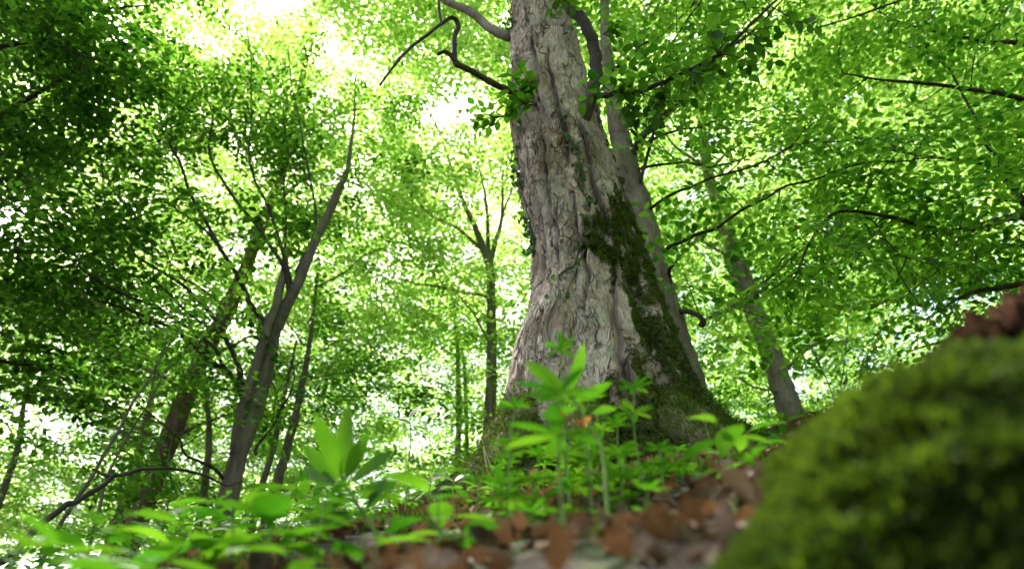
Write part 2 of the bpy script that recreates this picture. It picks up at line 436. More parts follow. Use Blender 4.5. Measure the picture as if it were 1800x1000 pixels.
def ground_material():
    m, nt, out = new_mat("forest_floor"); lk = nt.links.new
    tc = N(nt, "ShaderNodeTexCoord")
    n1 = N(nt, "ShaderNodeTexNoise"); n1.inputs['Scale'].default_value = 3.2; n1.inputs['Detail'].default_value = 8
    n2 = N(nt, "ShaderNodeTexNoise"); n2.inputs['Scale'].default_value = 40; n2.inputs['Detail'].default_value = 8
    lk(tc.outputs['Object'], n1.inputs['Vector']); lk(tc.outputs['Object'], n2.inputs['Vector'])
    soil = ramp(nt, [(.3, (.015,.010,.007)), (.55, (.045,.028,.018)), (.75, (.09,.06,.04))]); lk(n2.outputs['Fac'], soil.inputs[0])
    mo = ramp(nt, [(.3, (.014,.024,.004)), (.7, (.05,.07,.010))]); lk(n2.outputs['Fac'], mo.inputs[0])
    k = ramp(nt, [(.47, (0,0,0)), (.56, (1,1,1))]); lk(n1.outputs['Fac'], k.inputs[0])
    mx = N(nt, "ShaderNodeMix", data_type='RGBA'); lk(k.outputs[0], mx.inputs[0]); lk(soil.outputs[0], mx.inputs[6]); lk(mo.outputs[0], mx.inputs[7])
    b = N(nt, "ShaderNodeBsdfPrincipled"); b.inputs['Roughness'].default_value = .95; lk(mx.outputs[2], b.inputs['Base Color'])
    bp = N(nt, "ShaderNodeBump"); bp.inputs['Strength'].default_value = .9; bp.inputs['Distance'].default_value = .02
    lk(n2.outputs['Fac'], bp.inputs['Height']); lk(bp.outputs[0], b.inputs['Normal']); lk(b.outputs[0], out.inputs['Surface'])
    return m
M['ground'] = ground_material()

# ------------------------------------------------------------------ ground sheet
def build_ground():
    def axis(n, near, far, c):
        t = np.linspace(-1, 1, n); k = math.asinh(far / near)
        return c + near * np.sinh(t * k)
    xs = axis(420, 1.3, 600, .3); ys = axis(460, 1.3, 600, 1.8)
    X, Y = np.meshgrid(xs, ys, indexing='ij'); Z = ground(X, Y)
    v = np.stack([X, Y, Z], -1).reshape(-1, 3); n, m = X.shape
    i, j = np.meshgrid(np.arange(n-1), np.arange(m-1), indexing='ij')
    f = np.stack([i*m+j, (i+1)*m+j, (i+1)*m+j+1, i*m+j+1], -1).reshape(-1, 4)
    o = mesh_obj("ground", v, f, M['ground']); o['kind'] = 'structure'
build_ground()

# ------------------------------------------------------------------ the big tree in the middle
Y_TREE = 3.24
rows = [(-900, 950, 1000), (-400, 918, 998), (-150, 905, 992), (0, 901, 996), (50, 901, 1006), (100, 901, 1019), (150, 902, 1031), (200, 902, 1045), (250, 904, 1060),
        (300, 909, 1080), (350, 916, 1093), (400, 925, 1107), (450, 931, 1124), (500, 932, 1140), (550, 922, 1158),
        (600, 905, 1178), (650, 896, 1196), (700, 889, 1212), (750, 886, 1224), (800, 880, 1232), (860, 874, 1238), (960, 868, 1244)]
tz, tx, tr_ = [], [], []
for y, xl, xr in rows:
    v = (500 - y) / F; d = Y_TREE / (CP - v * SP)
    tz.append(d * (SP + v * CP)); tx.append(((xl + xr) / 2 - 900) / F * d); tr_.append((xr - xl) / 2 / F * d * .985)
o_ = np.argsort(tz); tz = np.array(tz)[o_]; tx = np.array(tx)[o_]; tr_ = np.array(tr_)[o_]
tz = np.append(tz, [tz[-1] + 5]); tx = np.append(tx, [tx[-1] + .1]); tr_ = np.append(tr_, [.07])
Z_BASE = float(ground(.43, 3.24)) - .05
trunk_base = (float(np.interp(1.3, tz, tx)), Y_TREE, Z_BASE)

def z_of_row(py): return float(Q(1000, py, Y_TREE)[2])
def moss_field(th, z):
    """how mossy the bark is: th 0 faces the camera, + is to the right"""
    s = np.sin(th)
    zr = [z_of_row(y) for y in (1000, 830, 760, 700, 640, 590, 555, 500, 450, 415, 385, 340, 280, 0)]
    edge = [-.55, -.35, -.05, .30, .42, .42, .30, -.28, -.16, .22, .62, .90, 1.05, 1.4]
    e = np.interp(z, zr[::1], edge)
    nz = .33 * fbm(np.sin(th) * 5, np.cos(th) * 5, z * 5, 4)
    pt = fbm(np.sin(th) * 3 + 9, np.cos(th) * 3, z * 6 + 2, 4)
    m = sstep(-.22, .30, s - e + nz * 1.3) * sstep(-1.1, -.2, pt + .10 * sstep(z_of_row(430), z_of_row(520), z) + .25 * sstep(z_of_row(640), z_of_row(760), z)) * np.where(np.cos(th) > -.6, 1, .6)
    m = m * np.clip(.72 + 1.1 * fbm(np.sin(th) * 9, np.cos(th) * 9, z * 7 + 5, 3), .15, 1)
    low = sstep(z_of_row(700), z_of_row(830), z) * 0
    left = sstep(.72, .95, -s + nz * .8) * sstep(z_of_row(690), z_of_row(790), z)
    foot = sstep(z_of_row(760), z_of_row(860), z + nz * .15)
    return np.clip(np.maximum(np.maximum(m, left), foot), 0, 1)

def trunk_surface(th, z):
    """radius and centre of the big trunk with its roots and fractured bark"""
    cx = np.interp(z, tz, tx); r = np.interp(z, tz, tr_)
    h = z - 1.25
    flare = np.exp(-np.maximum(h, -.6) / .22)
    lobes = 0
    for a, wd, am in ((-1.35, .32, .20), (-.55, .22, .10), (.35, .25, .12), (1.25, .34, .17), (2.3, .4, .15), (-2.4, .4, .15)):
        dth = np.angle(np.exp(1j * (th - a))); lobes = lobes + am * np.exp(-(dth / wd)**2)
    r = r + lobes * np.minimum(flare, 3.0) * .9
    # long folds running down into the roots
    tw = th + .12 * np.sin(z * 1.3)
    k = sstep(2.9, 1.5, z)
    def groove(a, w, dep, z0, z1): 
        dth = np.angle(np.exp(1j * (tw - a - .10 * fbm(z * 1.6, a * 5, 2.0, 2))))
        return -dep * np.exp(-(dth / w)**2) * sstep(z0, z0 - .5, z) * (1 - 0 * z1)
    r = r + groove(.62, .085, .075, 2.35, 0) + groove(-.30, .07, .05, 2.7, 0) + groove(1.05, .09, .05, 2.0, 0) + groove(-.92, .06, .03, 3.0, 0)
    seam = 0
    for a, w, dep, z0 in ((-.62, .05, .040, 4.9), (-.20, .045, .034, 4.3), (.28, .05, .030, 3.7), (-.98, .06, .034, 4.4), (1.1, .05, .03, 4.0)):
        dth = np.angle(np.exp(1j * (tw - a - .22 * fbm(z * 1.3, a * 9, 4.0, 3) - .05 * fbm(z * 7, a * 9, 1.0, 2))))
        g_ = sstep(z0, z0 - .4, z) * sstep(-.35, .1, fbm(z * 2.2, a * 13, 7.0, 2) + .12)
        seam = np.maximum(seam, np.exp(-(dth / (w * .55))**2) * g_)
        r = r - dep * np.exp(-(np.minimum(dth, 0) / (w * 1.6))**2) * np.exp(-(np.maximum(dth, 0) / (w * .35))**2) * g_ + dep * .8 * sstep(0, .45 * w, dth) * np.exp(-np.maximum(dth, 0) / (2.2 * w)) * g_
    r = r + .035 * np.exp(-((np.angle(np.exp(1j * (tw - .80))) / .12)**2)) * sstep(2.45, 2.0, z)
    # swelling and scar where an old limb was lost
    zk = z_of_row(200)
    dk = np.sqrt((np.angle(np.exp(1j * (th + 1.05))) / .42)**2 + ((z - zk + .10) / .22)**2)
    r = r + .055 * np.exp(-dk**2)
    dk2 = np.sqrt((np.angle(np.exp(1j * (th + .62))) / .20)**2 + ((z - zk) / .06)**2)
    r = r - .06 * np.exp(-dk2**2) + .025 * np.exp(-((dk2 - 1.6) / .5)**2)
    # bark
    R = .3
    X = th * R; 
    cxn, sxn = np.cos(th) * R, np.sin(th) * R
    wx = .05 * fbm(cxn * 5, sxn * 5, z * 2.0, 2)
    big = fbm(cxn * 4 , sxn * 4, z * 1.1, 3) * .022
    f1 = fbm(cxn * 12 + wx * 20, sxn * 12, z * 1.9 + wx * 8, 3)
    ridge = 1 - np.abs(f1) * 2.4
    crack = sstep(.86, .97, ridge) * sstep(-.25, .2, fbm(cxn * 6, sxn * 6, z * 1.2 + 9, 2))
    pl = fbm(cxn * 11 + 3 + wx * 10, sxn * 11, z * 3.2, 3) * 3.2
    plate = (np.floor(pl) + sstep(.90, 1.0, pl - np.floor(pl)) + .35 * (pl - np.floor(pl)))
    f2 = fbm(cxn * 34 + wx * 30, sxn * 34, z * 8, 3)
    fine = fbm(cxn * 60, sxn * 60, z * 30, 2)
    up = sstep(3.0, 4.2, z)                       # smoother, rippled bark higher up
    bark = -.015 * crack * (1 - .6 * up) + .010 * plate * (1 - .3 * up) + .004 * f2 + .002 * fine
    zone_ = .30 + .70 * sstep(-.22, .30, fbm(cxn * 3.2 + 5, sxn * 3.2, z * .9 + 3, 3))
    bark = bark * zone_; crack = crack * zone_
    rip = fbm(cxn * 20 + z * 1.5, sxn * 20, z * 5, 2) * .012 * up
    ms = moss_field(th, z)
    lump = ms * (.016 + .022 * fbm(cxn * 22, sxn * 22, z * 18, 2))
    r = r + big + bark * (1 - .5 * ms) + rip + lump
    ck = np.clip(np.maximum(crack * .85 * (1 - .4 * up), seam * .8), 0, 1)
    pos = np.stack([cx + r * np.sin(th), Y_TREE - r * np.cos(th) * .97, z], -1)
    return pos, ck, ms

def build_main():
    root = thing("old_beech_tree", "thick old tree with flaking grey bark and a mossy right side, rising in the middle", "tree", trunk_base)
    nt_, nz_ = 560, 1500
    th = np.linspace(-np.pi, np.pi, nt_, endpoint=False)
    tt = np.linspace(0, 1, nz_)
    z = .85 + (tz[-1] - .85) * (tt**1.6)
    TH, Z = np.meshgrid(th, z); Z = Z
    pos, ck, ms = trunk_surface(TH, Z)
    i, j = np.meshgrid(np.arange(nz_-1), np.arange(nt_), indexing='ij')
    f = np.stack([i*nt_+j, i*nt_+(j+1) % nt_, (i+1)*nt_+(j+1) % nt_, (i+1)*nt_+j], -1).reshape(-1, 4)
    mesh_obj("trunk", pos.reshape(-1, 3), f, M['bark_main'], root, attrs={'crack': ck.ravel(), 'moss': ms.ravel()})
    # moss: short shoots in tufts over the mossy bark
    n = 190000
    th = rng.uniform(-1.75, 1.75, n); zz = .95 + (z_of_row(380) - .95) * rng.random(n)
    p, ck, ms = trunk_surface(th, zz)
    cl = fbm(p[:, 0] * 22, p[:, 1] * 22, p[:, 2] * 18, 2)
    q = (ms > rng.uniform(.15, .9, n)) & (cl + rng.normal(0, .2, n) > -.12); p, th = p[q], th[q]
    nr = np.stack([np.sin(th), -np.cos(th), np.full(len(th), .05)], -1)
    d = nr + np.array([0, 0, -.35]) + rng.normal(0, .45, nr.shape)
    side = rng.normal(0, 1, nr.shape)
    TM = (np.array([[0,-.10,0],[.55,-.09,.03],[1,0,-.08],[.55,.09,.03],[0,.10,0]], float), np.array([[0,1,3,4],[1,2,3,3]]))
    TM = (np.array([[0,-.11,0],[1,-.03,-.1],[1,.03,-.1],[0,.11,0]], float), np.array([[0,1,2,3]]))
    v, f = leaves(p - nr * .004, d, side, rng.uniform(.010, .026, len(p)), TM)
    mesh_obj("moss", v, f, M['moss'], root)
    # surface roots
    def root_at(pts, r, seed):
        pts = np.array(pts, float); pa = smooth_path(pts, 10, .02)
        m = MB(); m.tube(pa, np.interp(np.linspace(0, 1, len(pa)), [0, .5, 1], r), 20, .28)
        o = m.build("root", M['root'], root)
        k = 16000; ii = rng.integers(0, len(pa), k); rr = np.interp(ii / len(pa), [0, .5, 1], r)
        dr = unit(rng.normal(0, 1, (k, 3)) + np.array([0, -.3, .9])); pp = pa[ii] + dr * rr[:, None] * .97 + rng.normal(0, .012, (k, 3))
        v, f = leaves(pp, dr + rng.normal(0, .5, dr.shape), rng.normal(0, 1, dr.shape), rng.uniform(.01, .026, k), TM)
        mesh_obj("moss", v, f, M['moss'], root if False else o_parent(o, root))
    def o_parent(o, root):
        o['_base'] = list(root['_base']); return o
    M['root'] = bark_material("bark_root", (.05,.05,.02), (.12,.11,.05), (.22,.19,.12), scale=8, stretch=.6, bump=.8, spots=(.08,.10,.015), dist=.02)
    def g(x, y, dz): return (x, y, float(ground(x, y)) + dz)
    root_at([(.10, 3.15, 1.60), (.0, 3.07, 1.38), (-.09, 2.98, 1.18), g(-.17, 2.85, .0), g(-.24, 2.7, -.08)], [.12, .09, .05], 1)
    root_at([(.35, 2.98, 1.40), (.30, 2.75, 1.27), g(.27, 2.5, .04), g(.2, 2.2, -.05)], [.14, .09, .05], 2)
    root_at([(.78, 3.16, 1.60), (.88, 3.06, 1.42), g(1.0, 2.95, .0), g(1.15, 2.8, -.08)], [.11, .08, .04], 3)
    root_at([(.62, 2.95, 1.42), (.68, 2.75, 1.30), g(.75, 2.5, .02), g(.8, 2.2, -.07)], [.13, .08, .04], 4)
    root_at([(.1, 2.98, 1.45), (.0, 2.85, 1.25), g(-.08, 2.66, .03), g(-.15, 2.4, -.06)], [.10, .07, .03], 5)
    return root
main = build_main()

def branch(root, px_pts, r0, r1, mat='bark_dark', wob=.03, k=8, y_plane=True, rough=.12, name="branch", n=8):
    """a limb through (px, py, distance in front) points; returns its path"""
    pts = [Q(a, b, c) for a, b, c in px_pts]
    pa = smooth_path(pts, n, wob)
    m = MB(); m.tube(pa, np.linspace(r0, r1, len(pa)), k, rough)
    return pa, m
def limb_dir_noise(n, s=.25): return rng.normal(0, s, (n, 3))

def side_shoots(path, spacing, length, start=.2, flat=.25, up=.1, jitter=.3, taper=.6, back=0.0):
    """paths that leave a limb to the left and right"""
    seg = np.linalg.norm(np.diff(path, axis=0), axis=1); s = np.concatenate([[0], np.cumsum(seg)])
    out = []; t = s[-1] * start; side = 1
    while t < s[-1]:
        i = min(np.searchsorted(s, t), len(path) - 1); i = max(i, 1)
        T = unit(path[i] - path[i-1])
        h = np.cross(T, [0, 0, 1.0]); 
        if np.linalg.norm(h) < .3: h = rng.normal(0, 1, 3) * [1, 1, .2]
        h = unit(h) * side
        ang = rng.uniform(.7, 1.15)
        d = unit(T * math.cos(ang) + h * math.sin(ang) + np.array([0, back, up]) + rng.normal(0, jitter, 3) * [1, 1, flat * 2])
        L = length * rng.uniform(.6, 1.25) * (1 - taper * t / s[-1])
        d2 = unit(d + rng.normal(0, .25, 3) * [1, 1, .5] + np.array([0, 0, -.08]))
        p0 = path[i]; p1 = p0 + d * L * .4; p2 = p1 + d2 * L * .35; p3 = p2 + unit(d2 + rng.normal(0, .25, 3) + np.array([0, 0, -.12])) * L * .3
        out.append(smooth_path([p0, p1, p2, p3], 3))
        side = -side; t += spacing * rng.uniform(.6, 1.4)
    return out

def spray_points(paths, spacing, start=.15):
    O, D = [], []
    for pa in paths:
        seg = np.linalg.norm(np.diff(pa, axis=0), axis=1); s = np.concatenate([[0], np.cumsum(seg)]); t = s[-1] * start; side = 1
        while t < s[-1]:
            i = max(1, min(np.searchsorted(s, t), len(pa) - 1)); T = unit(pa[i] - pa[i-1]); h = unit(np.cross(T, [0.01, 0, 1.0])) * side
            O.append(pa[i]); D.append(unit(T * .7 + h * rng.uniform(.3, 1) + rng.normal(0, .15, 3)))
            side = -side; t += spacing * rng.uniform(.7, 1.3)
        O.append(pa[-1]); D.append(unit(pa[-1] - pa[-2]))
    return np.array(O), np.array(D)

# areas of open sky in the photograph: fewer sprays hang there (direction only, all depths)
GAPS = [(30, 380, 75, 60, .06), (60, 745, 85, 45, .30), (640, 285, 45, 50, .6), (800, 175, 70, 60, .45), (150, 200, 90, 30, .5), (905, 570, 25, 110, .35),
        (560, 20, 110, 30, .95), (720, 440, 60, 50, .75), (420, 590, 60, 70, .5), (1700, 500, 110, 28, .4), (1640, 545, 90, 30, .6), (700, 640, 60, 40, .85), (300, 560, 60, 45, .6), (1330, 70, 60, 40, .5),
        (800, 640, 50, 60, .8), (1200, 620, 60, 60, .7), (640, 120, 60, 60, .85), (880, 590, 30, 100, .75), (30, 600, 60, 60, .7), (1420, 640, 50, 60, .6)]
def gap_keep(p, r=rng):
    x, y, d = proj(p); k = np.ones(len(p))
    for gx, gy, rx, ry, kp in GAPS:
        e = ((x - gx) / rx)**2 + ((y - gy) / ry)**2
        k = np.minimum(k, kp + (1 - kp) * sstep(.4, 1.6, e))
    k = np.where(d < .1, 1, k)
    return r.random(len(p)) < k**1.7

def light_corridors(p, r=rng, k=.04):
    """keeps sprays out of two added corridors: sky light to the trunk, sun to the foreground"""
    s = unit(np.array([-.72, -.42, .55])); c = np.array([.4, 3.0, 2.2]); w = p - c
    t = w @ s; q = w - t[:, None] * s
    inside = (t > .6) & (np.linalg.norm(q * [1, 1, .6], axis=1) < 1.9 + .26 * t)  # corridor cleared of sprays so sky light falls on the trunk
    s = np.array(sun_vec); w = p - np.array([-.1, 1.5, .6]); t = w @ s
    lit = (t > .6) & (np.linalg.norm(w - t[:, None] * s, axis=1) < 1.7)  # second corridor, cleared along the sun direction to light the foreground
    return (~inside | (r.random(len(p)) < k)) & (~lit | (r.random(len(p)) < .22))
def crown(root, O, D, scale, mat, templ=T_MID, keep=1.0, gaps=True, name="crown", up_j=.22, protos=SPRAYS, clear=None):
    if gaps:
        m = gap_keep(O); O, D = O[m], D[m]
    m = light_corridors(O); O, D = O[m], D[m]
    if clear is not None:
        m = clear(O); O, D = O[m], D[m]
    U = np.tile([0, 0, 1.0], (len(O), 1)) + rng.normal(0, up_j, (len(O), 3))
    sc = scale * rng.uniform(.75, 1.25, len(O))
    v, f = spray_leaves(O, D, U, sc, templ, protos, keep=keep)
    return mesh_obj(name, v, f, mat, root, smooth=False)

def twig_mesh(m, paths, r0=.006, r1=.002, k=4):
    for pa in paths: m.tube(pa, np.linspace(r0, r1, len(pa)), k)

def not_before_trunk(p):
    x, y, d = proj(p)
    w = np.interp(y, [r[0] for r in rows], [r[1] for r in rows]), np.interp(y, [r[0] for r in rows], [r[2] for r in rows])
    ok = np.ones(len(p), bool)
    for pl, hw, dep in (([(400, 890), (456, 710), (480, 600), (525, 500)], 34, 8.3), ([(1402, 760), (1345, 595), (1298, 465)], 42, 12), ([(232, 940), (318, 720), (345, 650)], 34, 12),
                        ([(860, 780), (864, 520), (860, 460)], 24, 13), ([(1030, 0), (1046, 100), (1040, 180)], 26, 5.5)):
        for (x0, y0), (x1, y1) in zip(pl[:-1], pl[1:]):
            t = np.clip(((x - x0) * (x1 - x0) + (y - y0) * (y1 - y0)) / ((x1 - x0)**2 + (y1 - y0)**2), 0, 1)
            ok &= ~((np.hypot(x - x0 - t * (x1 - x0), y - y0 - t * (y1 - y0)) < hw) & (d < dep) & (rng.random(len(p)) < .8))
    return ok & ~((x > w[0] - 70) & (x < w[1] + 50) & (d < np.interp(y, [0, 800], [5.6, 3.4])) & (y > -50))

# ------------------------------------------------------------------ limbs of the big tree
def leafy_limb(root, pts, r0, r1, mat, wob, side_sp=None, side_len=.6, sp=.16, sc=.8, up=.1, start=.2, rough=.12, k=8, direct=None):
    pa, m = branch(root, pts, r0, r1, wob=wob, k=k, rough=rough)
    sh = []
    if side_sp: 
        sh = side_shoots(pa, side_sp, side_len, start=start, up=up); twig_mesh(m, sh, max(r1, .0045), .0018)
    m.build("branch", M[mat], root)
    O, D = [np.zeros((0, 3))], [np.zeros((0, 3))]
    if sh:
        o, d = spray_points(sh, sp); O.append(o); D.append(d)
    if direct:
        o, d = spray_points([pa], direct, start=start); O.append(o); D.append(d)
    return np.concatenate(O), np.concatenate(D)

OO, DD = [], []
def addl(t): OO.append(t[0]); DD.append(t[1])
# dark limb that hugs the right of the trunk and goes up
leafy_limb(main, [(1014, 245, 3.10), (1034, 188, 3.02), (1047, 130, 3.0), (1042, 80, 2.98), (1026, 38, 2.95), (1000, 8, 2.95), (985, -40, 2.9), (990, -200, 3.0), (960, -420, 2.9)], .040, .036, 'bark_dark', .02, rough=.3, k=14)
# thin limb to the right with its dark leaves
addl(leafy_limb(main, [(1038, 172, 2.98), (1075, 164, 2.95), (1120, 162, 2.9), (1160, 146, 2.85), (1200, 130, 2.8), (1262, 96, 2.75), (1330, 34, 2.7), (1385, -12, 2.7)], .017, .008, 'bark_dark', .02, None))
# curling dead-looking limb on the left
addl(leafy_limb(main, [(925, 175, 2.95), (872, 148, 2.9), (830, 126, 2.85), (803, 112, 2.82), (799, 78, 2.8), (806, 48, 2.8), (797, 33, 2.78), (776, 42, 2.75), (740, 70, 2.7), (700, 105, 2.65), (668, 148, 2.6)], .022, .007, 'bark_dark', .012, None, rough=.35, k=10))
leafy_limb(main, [(805, 114, 2.82), (793, 98, 2.8), (780, 92, 2.78), (769, 94, 2.77)], .016, .011, 'bark_dark', .01, rough=.3)
leafy_limb(main, [(776, 44, 2.75), (771, 20, 2.74), (768, -20, 2.73), (760, -80, 2.7)], .010, .006, 'bark_dark', .01)
# pale limb at the very top left
leafy_limb(main, [(915, 70, 3.35), (880, 60, 3.4), (855, 45, 3.45), (828, 22, 3.5), (790, 5, 3.6), (730, -30, 3.8)], .042, .025, 'bark_pale', .01, rough=.25, k=12)
# upper limbs, out of the picture, that carry the crown
for k_, (zz, az, L) in enumerate(((6.2, 2.6, 3.2), (7.0, -2.2, 3.5), (7.8, .4, 3.0), (8.6, -.9, 3.0), (9.4, 1.6, 2.6), (10.2, 3.0, 2.4), (11, -1.8, 2.2), (11.6, .8, 2))):
    cx = float(np.interp(zz, tz, tx)); dr = np.array([math.sin(az), math.cos(az), .55])
    p0 = np.array([cx, Y_TREE, zz]); pa = smooth_path([p0, p0 + dr * L * .35, p0 + dr * L * .7 + [0, 0, .1], p0 + dr * L], 5, .08)
    m = MB(); m.tube(pa, np.linspace(.06, .012, len(pa)), 7, .2); sh = side_shoots(pa, .3, 1.3); twig_mesh(m, sh); m.build("branch", M['bark_grey'], main)
    addl(spray_points(sh, .3))
O = np.concatenate(OO); D = np.concatenate(DD)
crown(main, O, D, 1.0, M['leaf'], T_MID, clear=not_before_trunk)

# dark leafy sprigs close to the trunk (individually shaped leaves on curved twigs)
T_SPRIG = leaf_template('ovate', 6, .2, -.14, .58)
def sprig(root, px, py, y0, ntw, reach, size, fan=(0, 6.28), flat=.3, r=rng):
    b = Q(px, py, y0); m = MB(); P_, D_, N_, S_ = [], [], [], []
    R_ = np.array([1, 0, 0]); U_ = np.array([0, -SP, CP]); B_ = np.array([0, -CP, -SP])
    for t in range(ntw):
        a = r.uniform(*fan); d = R_ * math.cos(a) + U_ * math.sin(a) + B_ * r.normal(.1, .5); L = reach * r.uniform(.5, 1.1)
        d = unit(d); e = unit(d + r.normal(0, .35, 3) + np.array([0, 0, -.25]))
        pa = smooth_path([b, b + d * L * .5, b + d * L * .5 + e * L * .5], 6); m.tube(pa, np.linspace(.0035, .0015, len(pa)), 5)
        s_ = .25; sd = 1
        while s_ <= 1.001:
            i = min(int(s_ * (len(pa) - 1)), len(pa) - 2); T = unit(pa[i+1] - pa[i]); h = unit(np.cross(T, [0.02, .3, 1.0])) * sd
            P_.append(pa[i]); D_.append(T * .7 + h * r.uniform(.6, 1.1) + np.array([0, 0, -.15])); N_.append(np.array([0, -.15, 1]) + r.normal(0, flat, 3)); S_.append(size * r.uniform(.7, 1.15)); sd = -sd; s_ += size * .45 / L
    o = m.build("sprig", M['bark_dark'], root); o['_base'] = list(root['_base'])
    v, f = leaves(np.array(P_), np.array(D_), np.array(N_), np.array(S_), T_SPRIG)
    mesh_obj("leaves", v, f, M['leaf_dark'] if px > 1050 else M['herb'], o)
for a in ((945, 188, 2.80, 5, .26, .085, (1.6, 3.6)), (915, 185, 2.78, 4, .22, .08, (1.4, 3.8)), (885, 205, 2.76, 4, .20, .062, (2.4, 4.0)),
          (1075, 164, 2.85, 5, .26, .075), (1130, 165, 2.85, 6, .28, .075), (1165, 145, 2.8, 6, .30, .08), (1215, 122, 2.8, 7, .34, .08),
          (1262, 96, 2.75, 7, .34, .08), (1310, 55, 2.7, 6, .34, .078), (985, -10, 2.75, 3, .20, .06, (3.6, 5.6)), (1060, 60, 2.75, 3, .2, .06, (-1.2, .8)), (1100, 180, 2.85, 4, .22, .07, (3.9, 5.8)),
          (1360, 15, 2.7, 5, .34, .078)):
    sprig(main, *a[:6], fan=a[6] if len(a) > 6 else (0, 6.28))

# ------------------------------------------------------------------ ivy on the trunk
def build_ivy():
    root = thing("ivy", "small dark green ivy creeping up the left edge and face of the thick trunk", "ivy", trunk_base)
    m = MB(); pos, nr = [], []
    strands = [[(-1.25, 470), (-1.3, 430), (-1.4, 390), (-1.25, 350), (-1.35, 320), (-1.3, 270)], [(-1.35, 60), (-1.45, 20), (-1.4, -60), (-1.5, -160)],
               [(.10, 420), (.0, 380), (.12, 330), (-.05, 300), (.05, 262)], [(-.75, 640), (-.6, 560), (-.35, 520), (-.15, 480), (-.1, 440)],
               [(-.95, 260), (-1.0, 230), (-.8, 205)], [(-.5, 700), (-.62, 640), (-.48, 590), (-.55, 540)], [(-.15, 500), (-.35, 545), (-.42, 600)]]
    dens = [110, 70, 46, 14, 34, 3, 3]
    for st, dn in zip(strands, dens):
        sm = smooth_path([(a, b, 0) for a, b in st], 8)
        th = sm[:, 0]; z = np.array([z_of_row(y) for y in sm[:, 1]]); p, _, _ = trunk_surface(th, z)
        nn = np.stack([np.sin(th), -np.cos(th), 0 * th], -1); pa = p + nn * .008; m.tube(pa, np.linspace(.006, .003, len(pa)), 5)
        ii = rng.integers(0, len(pa), dn); pos.append(pa[ii] + rng.normal(0, .022, (dn, 3)) + nn[ii] * .015); nr.append(nn[ii])
    pos = np.concatenate(pos); nr = np.concatenate(nr)
    d = np.tile([0, 0, -.6], (len(pos), 1)) + rng.normal(0, .6, pos.shape)
    V = np.array([[0,0,0],[.12,-.34,.03],[.45,-.30,.02],[.5,-.5,0],[1,0,-.1],[.5,.5,0],[.45,.30,.02],[.12,.34,.03]], float)
    Fi = np.array([[0,1,2,4],[2,3,4,4],[0,4,6,7],[4,5,6,6]])
    V = np.array([[0,0,0],[.1,-.38,.03],[.6,-.30,.02],[1,0,-.1],[.6,.30,.02],[.1,.38,.03]], float); Fi = np.array([[0,1,2,3],[0,3,4,5]])
    v, f = leaves(pos, d, nr + rng.normal(0, .4, nr.shape), rng.uniform(.025, .05, len(pos)), (V, Fi))
    m.build("stem", M['bark_grey'], root); mesh_obj("leaves", v, f, M['ivy'], root)
build_ivy()

# ------------------------------------------------------------------ other trees
def tree(name, label, cat, trunks, limbs, mat, leaf='leaf', sc=1.0, side_sp=.3, side_len=1.0, sp=.26, group=None, keep=1.0, templ=T_MID,
         limb_mat=None, autolimbs=(), gaps=True, up=.1, start=.25, protos=SPRAYS, foot=True, up_j=.16, thin=None, back=0.0):
    """trunks: lists of (px, py, y, radius); limbs the same; every limb a part of its own"""
    t0 = trunks[0]; b = Q(*t0[0][:3]); gx, gy = b[0], b[1]
    second = Q(*t0[1][:3]); lean = (b - second) / max(b[2] - second[2], -9) if b[2] != second[2] else np.zeros(3)
    gz = float(ground(gx, gy)) - .08
    root = thing(name, label, cat, (gx, gy, gz), group)
    OO, DD = [], []
    for ti, tr in enumerate(trunks):
        pts = [Q(a, b_, c) for a, b_, c, r in tr]; rad = [r for *_, r in tr]
        if ti == 0 and foot and pts[0][2] > gz:
            dv = unit(pts[0] - pts[1]); dv[2] = min(dv[2], -.5); k = (pts[0][2] - gz) / -dv[2]
            pts = [pts[0] + dv * k] + pts; rad = [rad[0] * 1.25] + rad
        pa = smooth_path(pts, 10, .02); m = MB()
        rr = np.interp(np.linspace(0, 1, len(pa)), np.linspace(0, 1, len(rad)), rad)
        m.tube(pa, rr, 16 if max(rad) > .06 else 10, .16)
        m.build("trunk" if ti == 0 else "stem", M[mat], root)
    paths = []
    for lm in limbs:
        pts = [Q(a, b_, c) for a, b_, c, r in lm]; pa = smooth_path(pts, 8, .05); paths.append((pa, lm[0][3], lm[-1][3]))
    for (p0, az, L, el, r0) in autolimbs:
        dr = np.array([math.sin(az) * math.cos(el), math.cos(az) * math.cos(el), math.sin(el)])
        p0 = np.asarray(p0); pa = smooth_path([p0, p0 + dr * L * .35, p0 + dr * L * .7 + [0, 0, .06 * L], p0 + dr * L + [0, 0, .02 * L]], 5, .08); paths.append((pa, r0, .006))
    for pa, r0, r1 in paths:
        m = MB(); m.tube(pa, np.linspace(r0, r1, len(pa)), 8, .15)
        sh = side_shoots(pa, side_sp, side_len, start=start, up=up, back=back); twig_mesh(m, sh, .006, .002)
        m.build("branch", M[limb_mat or mat], root)
        o, d = spray_points(sh, sp); OO.append(o); DD.append(d)
        o, d = spray_points([pa[len(pa)//2:]], sp * 1.3); OO.append(o); DD.append(d)
    if OO:
        O_, D_ = np.concatenate(OO), np.concatenate(DD)
        if thin is not None:
            q = fbm(O_[:, 0] * .9, O_[:, 1] * .9, O_[:, 2] * 1.6, 2) > thin + rng.normal(0, .08, len(O_)); O_, D_ = O_[q], D_[q]
        crown(root, O_, D_, sc, M[leaf], templ, keep, gaps, clear=not_before_trunk, protos=protos, up_j=up_j)
    return root

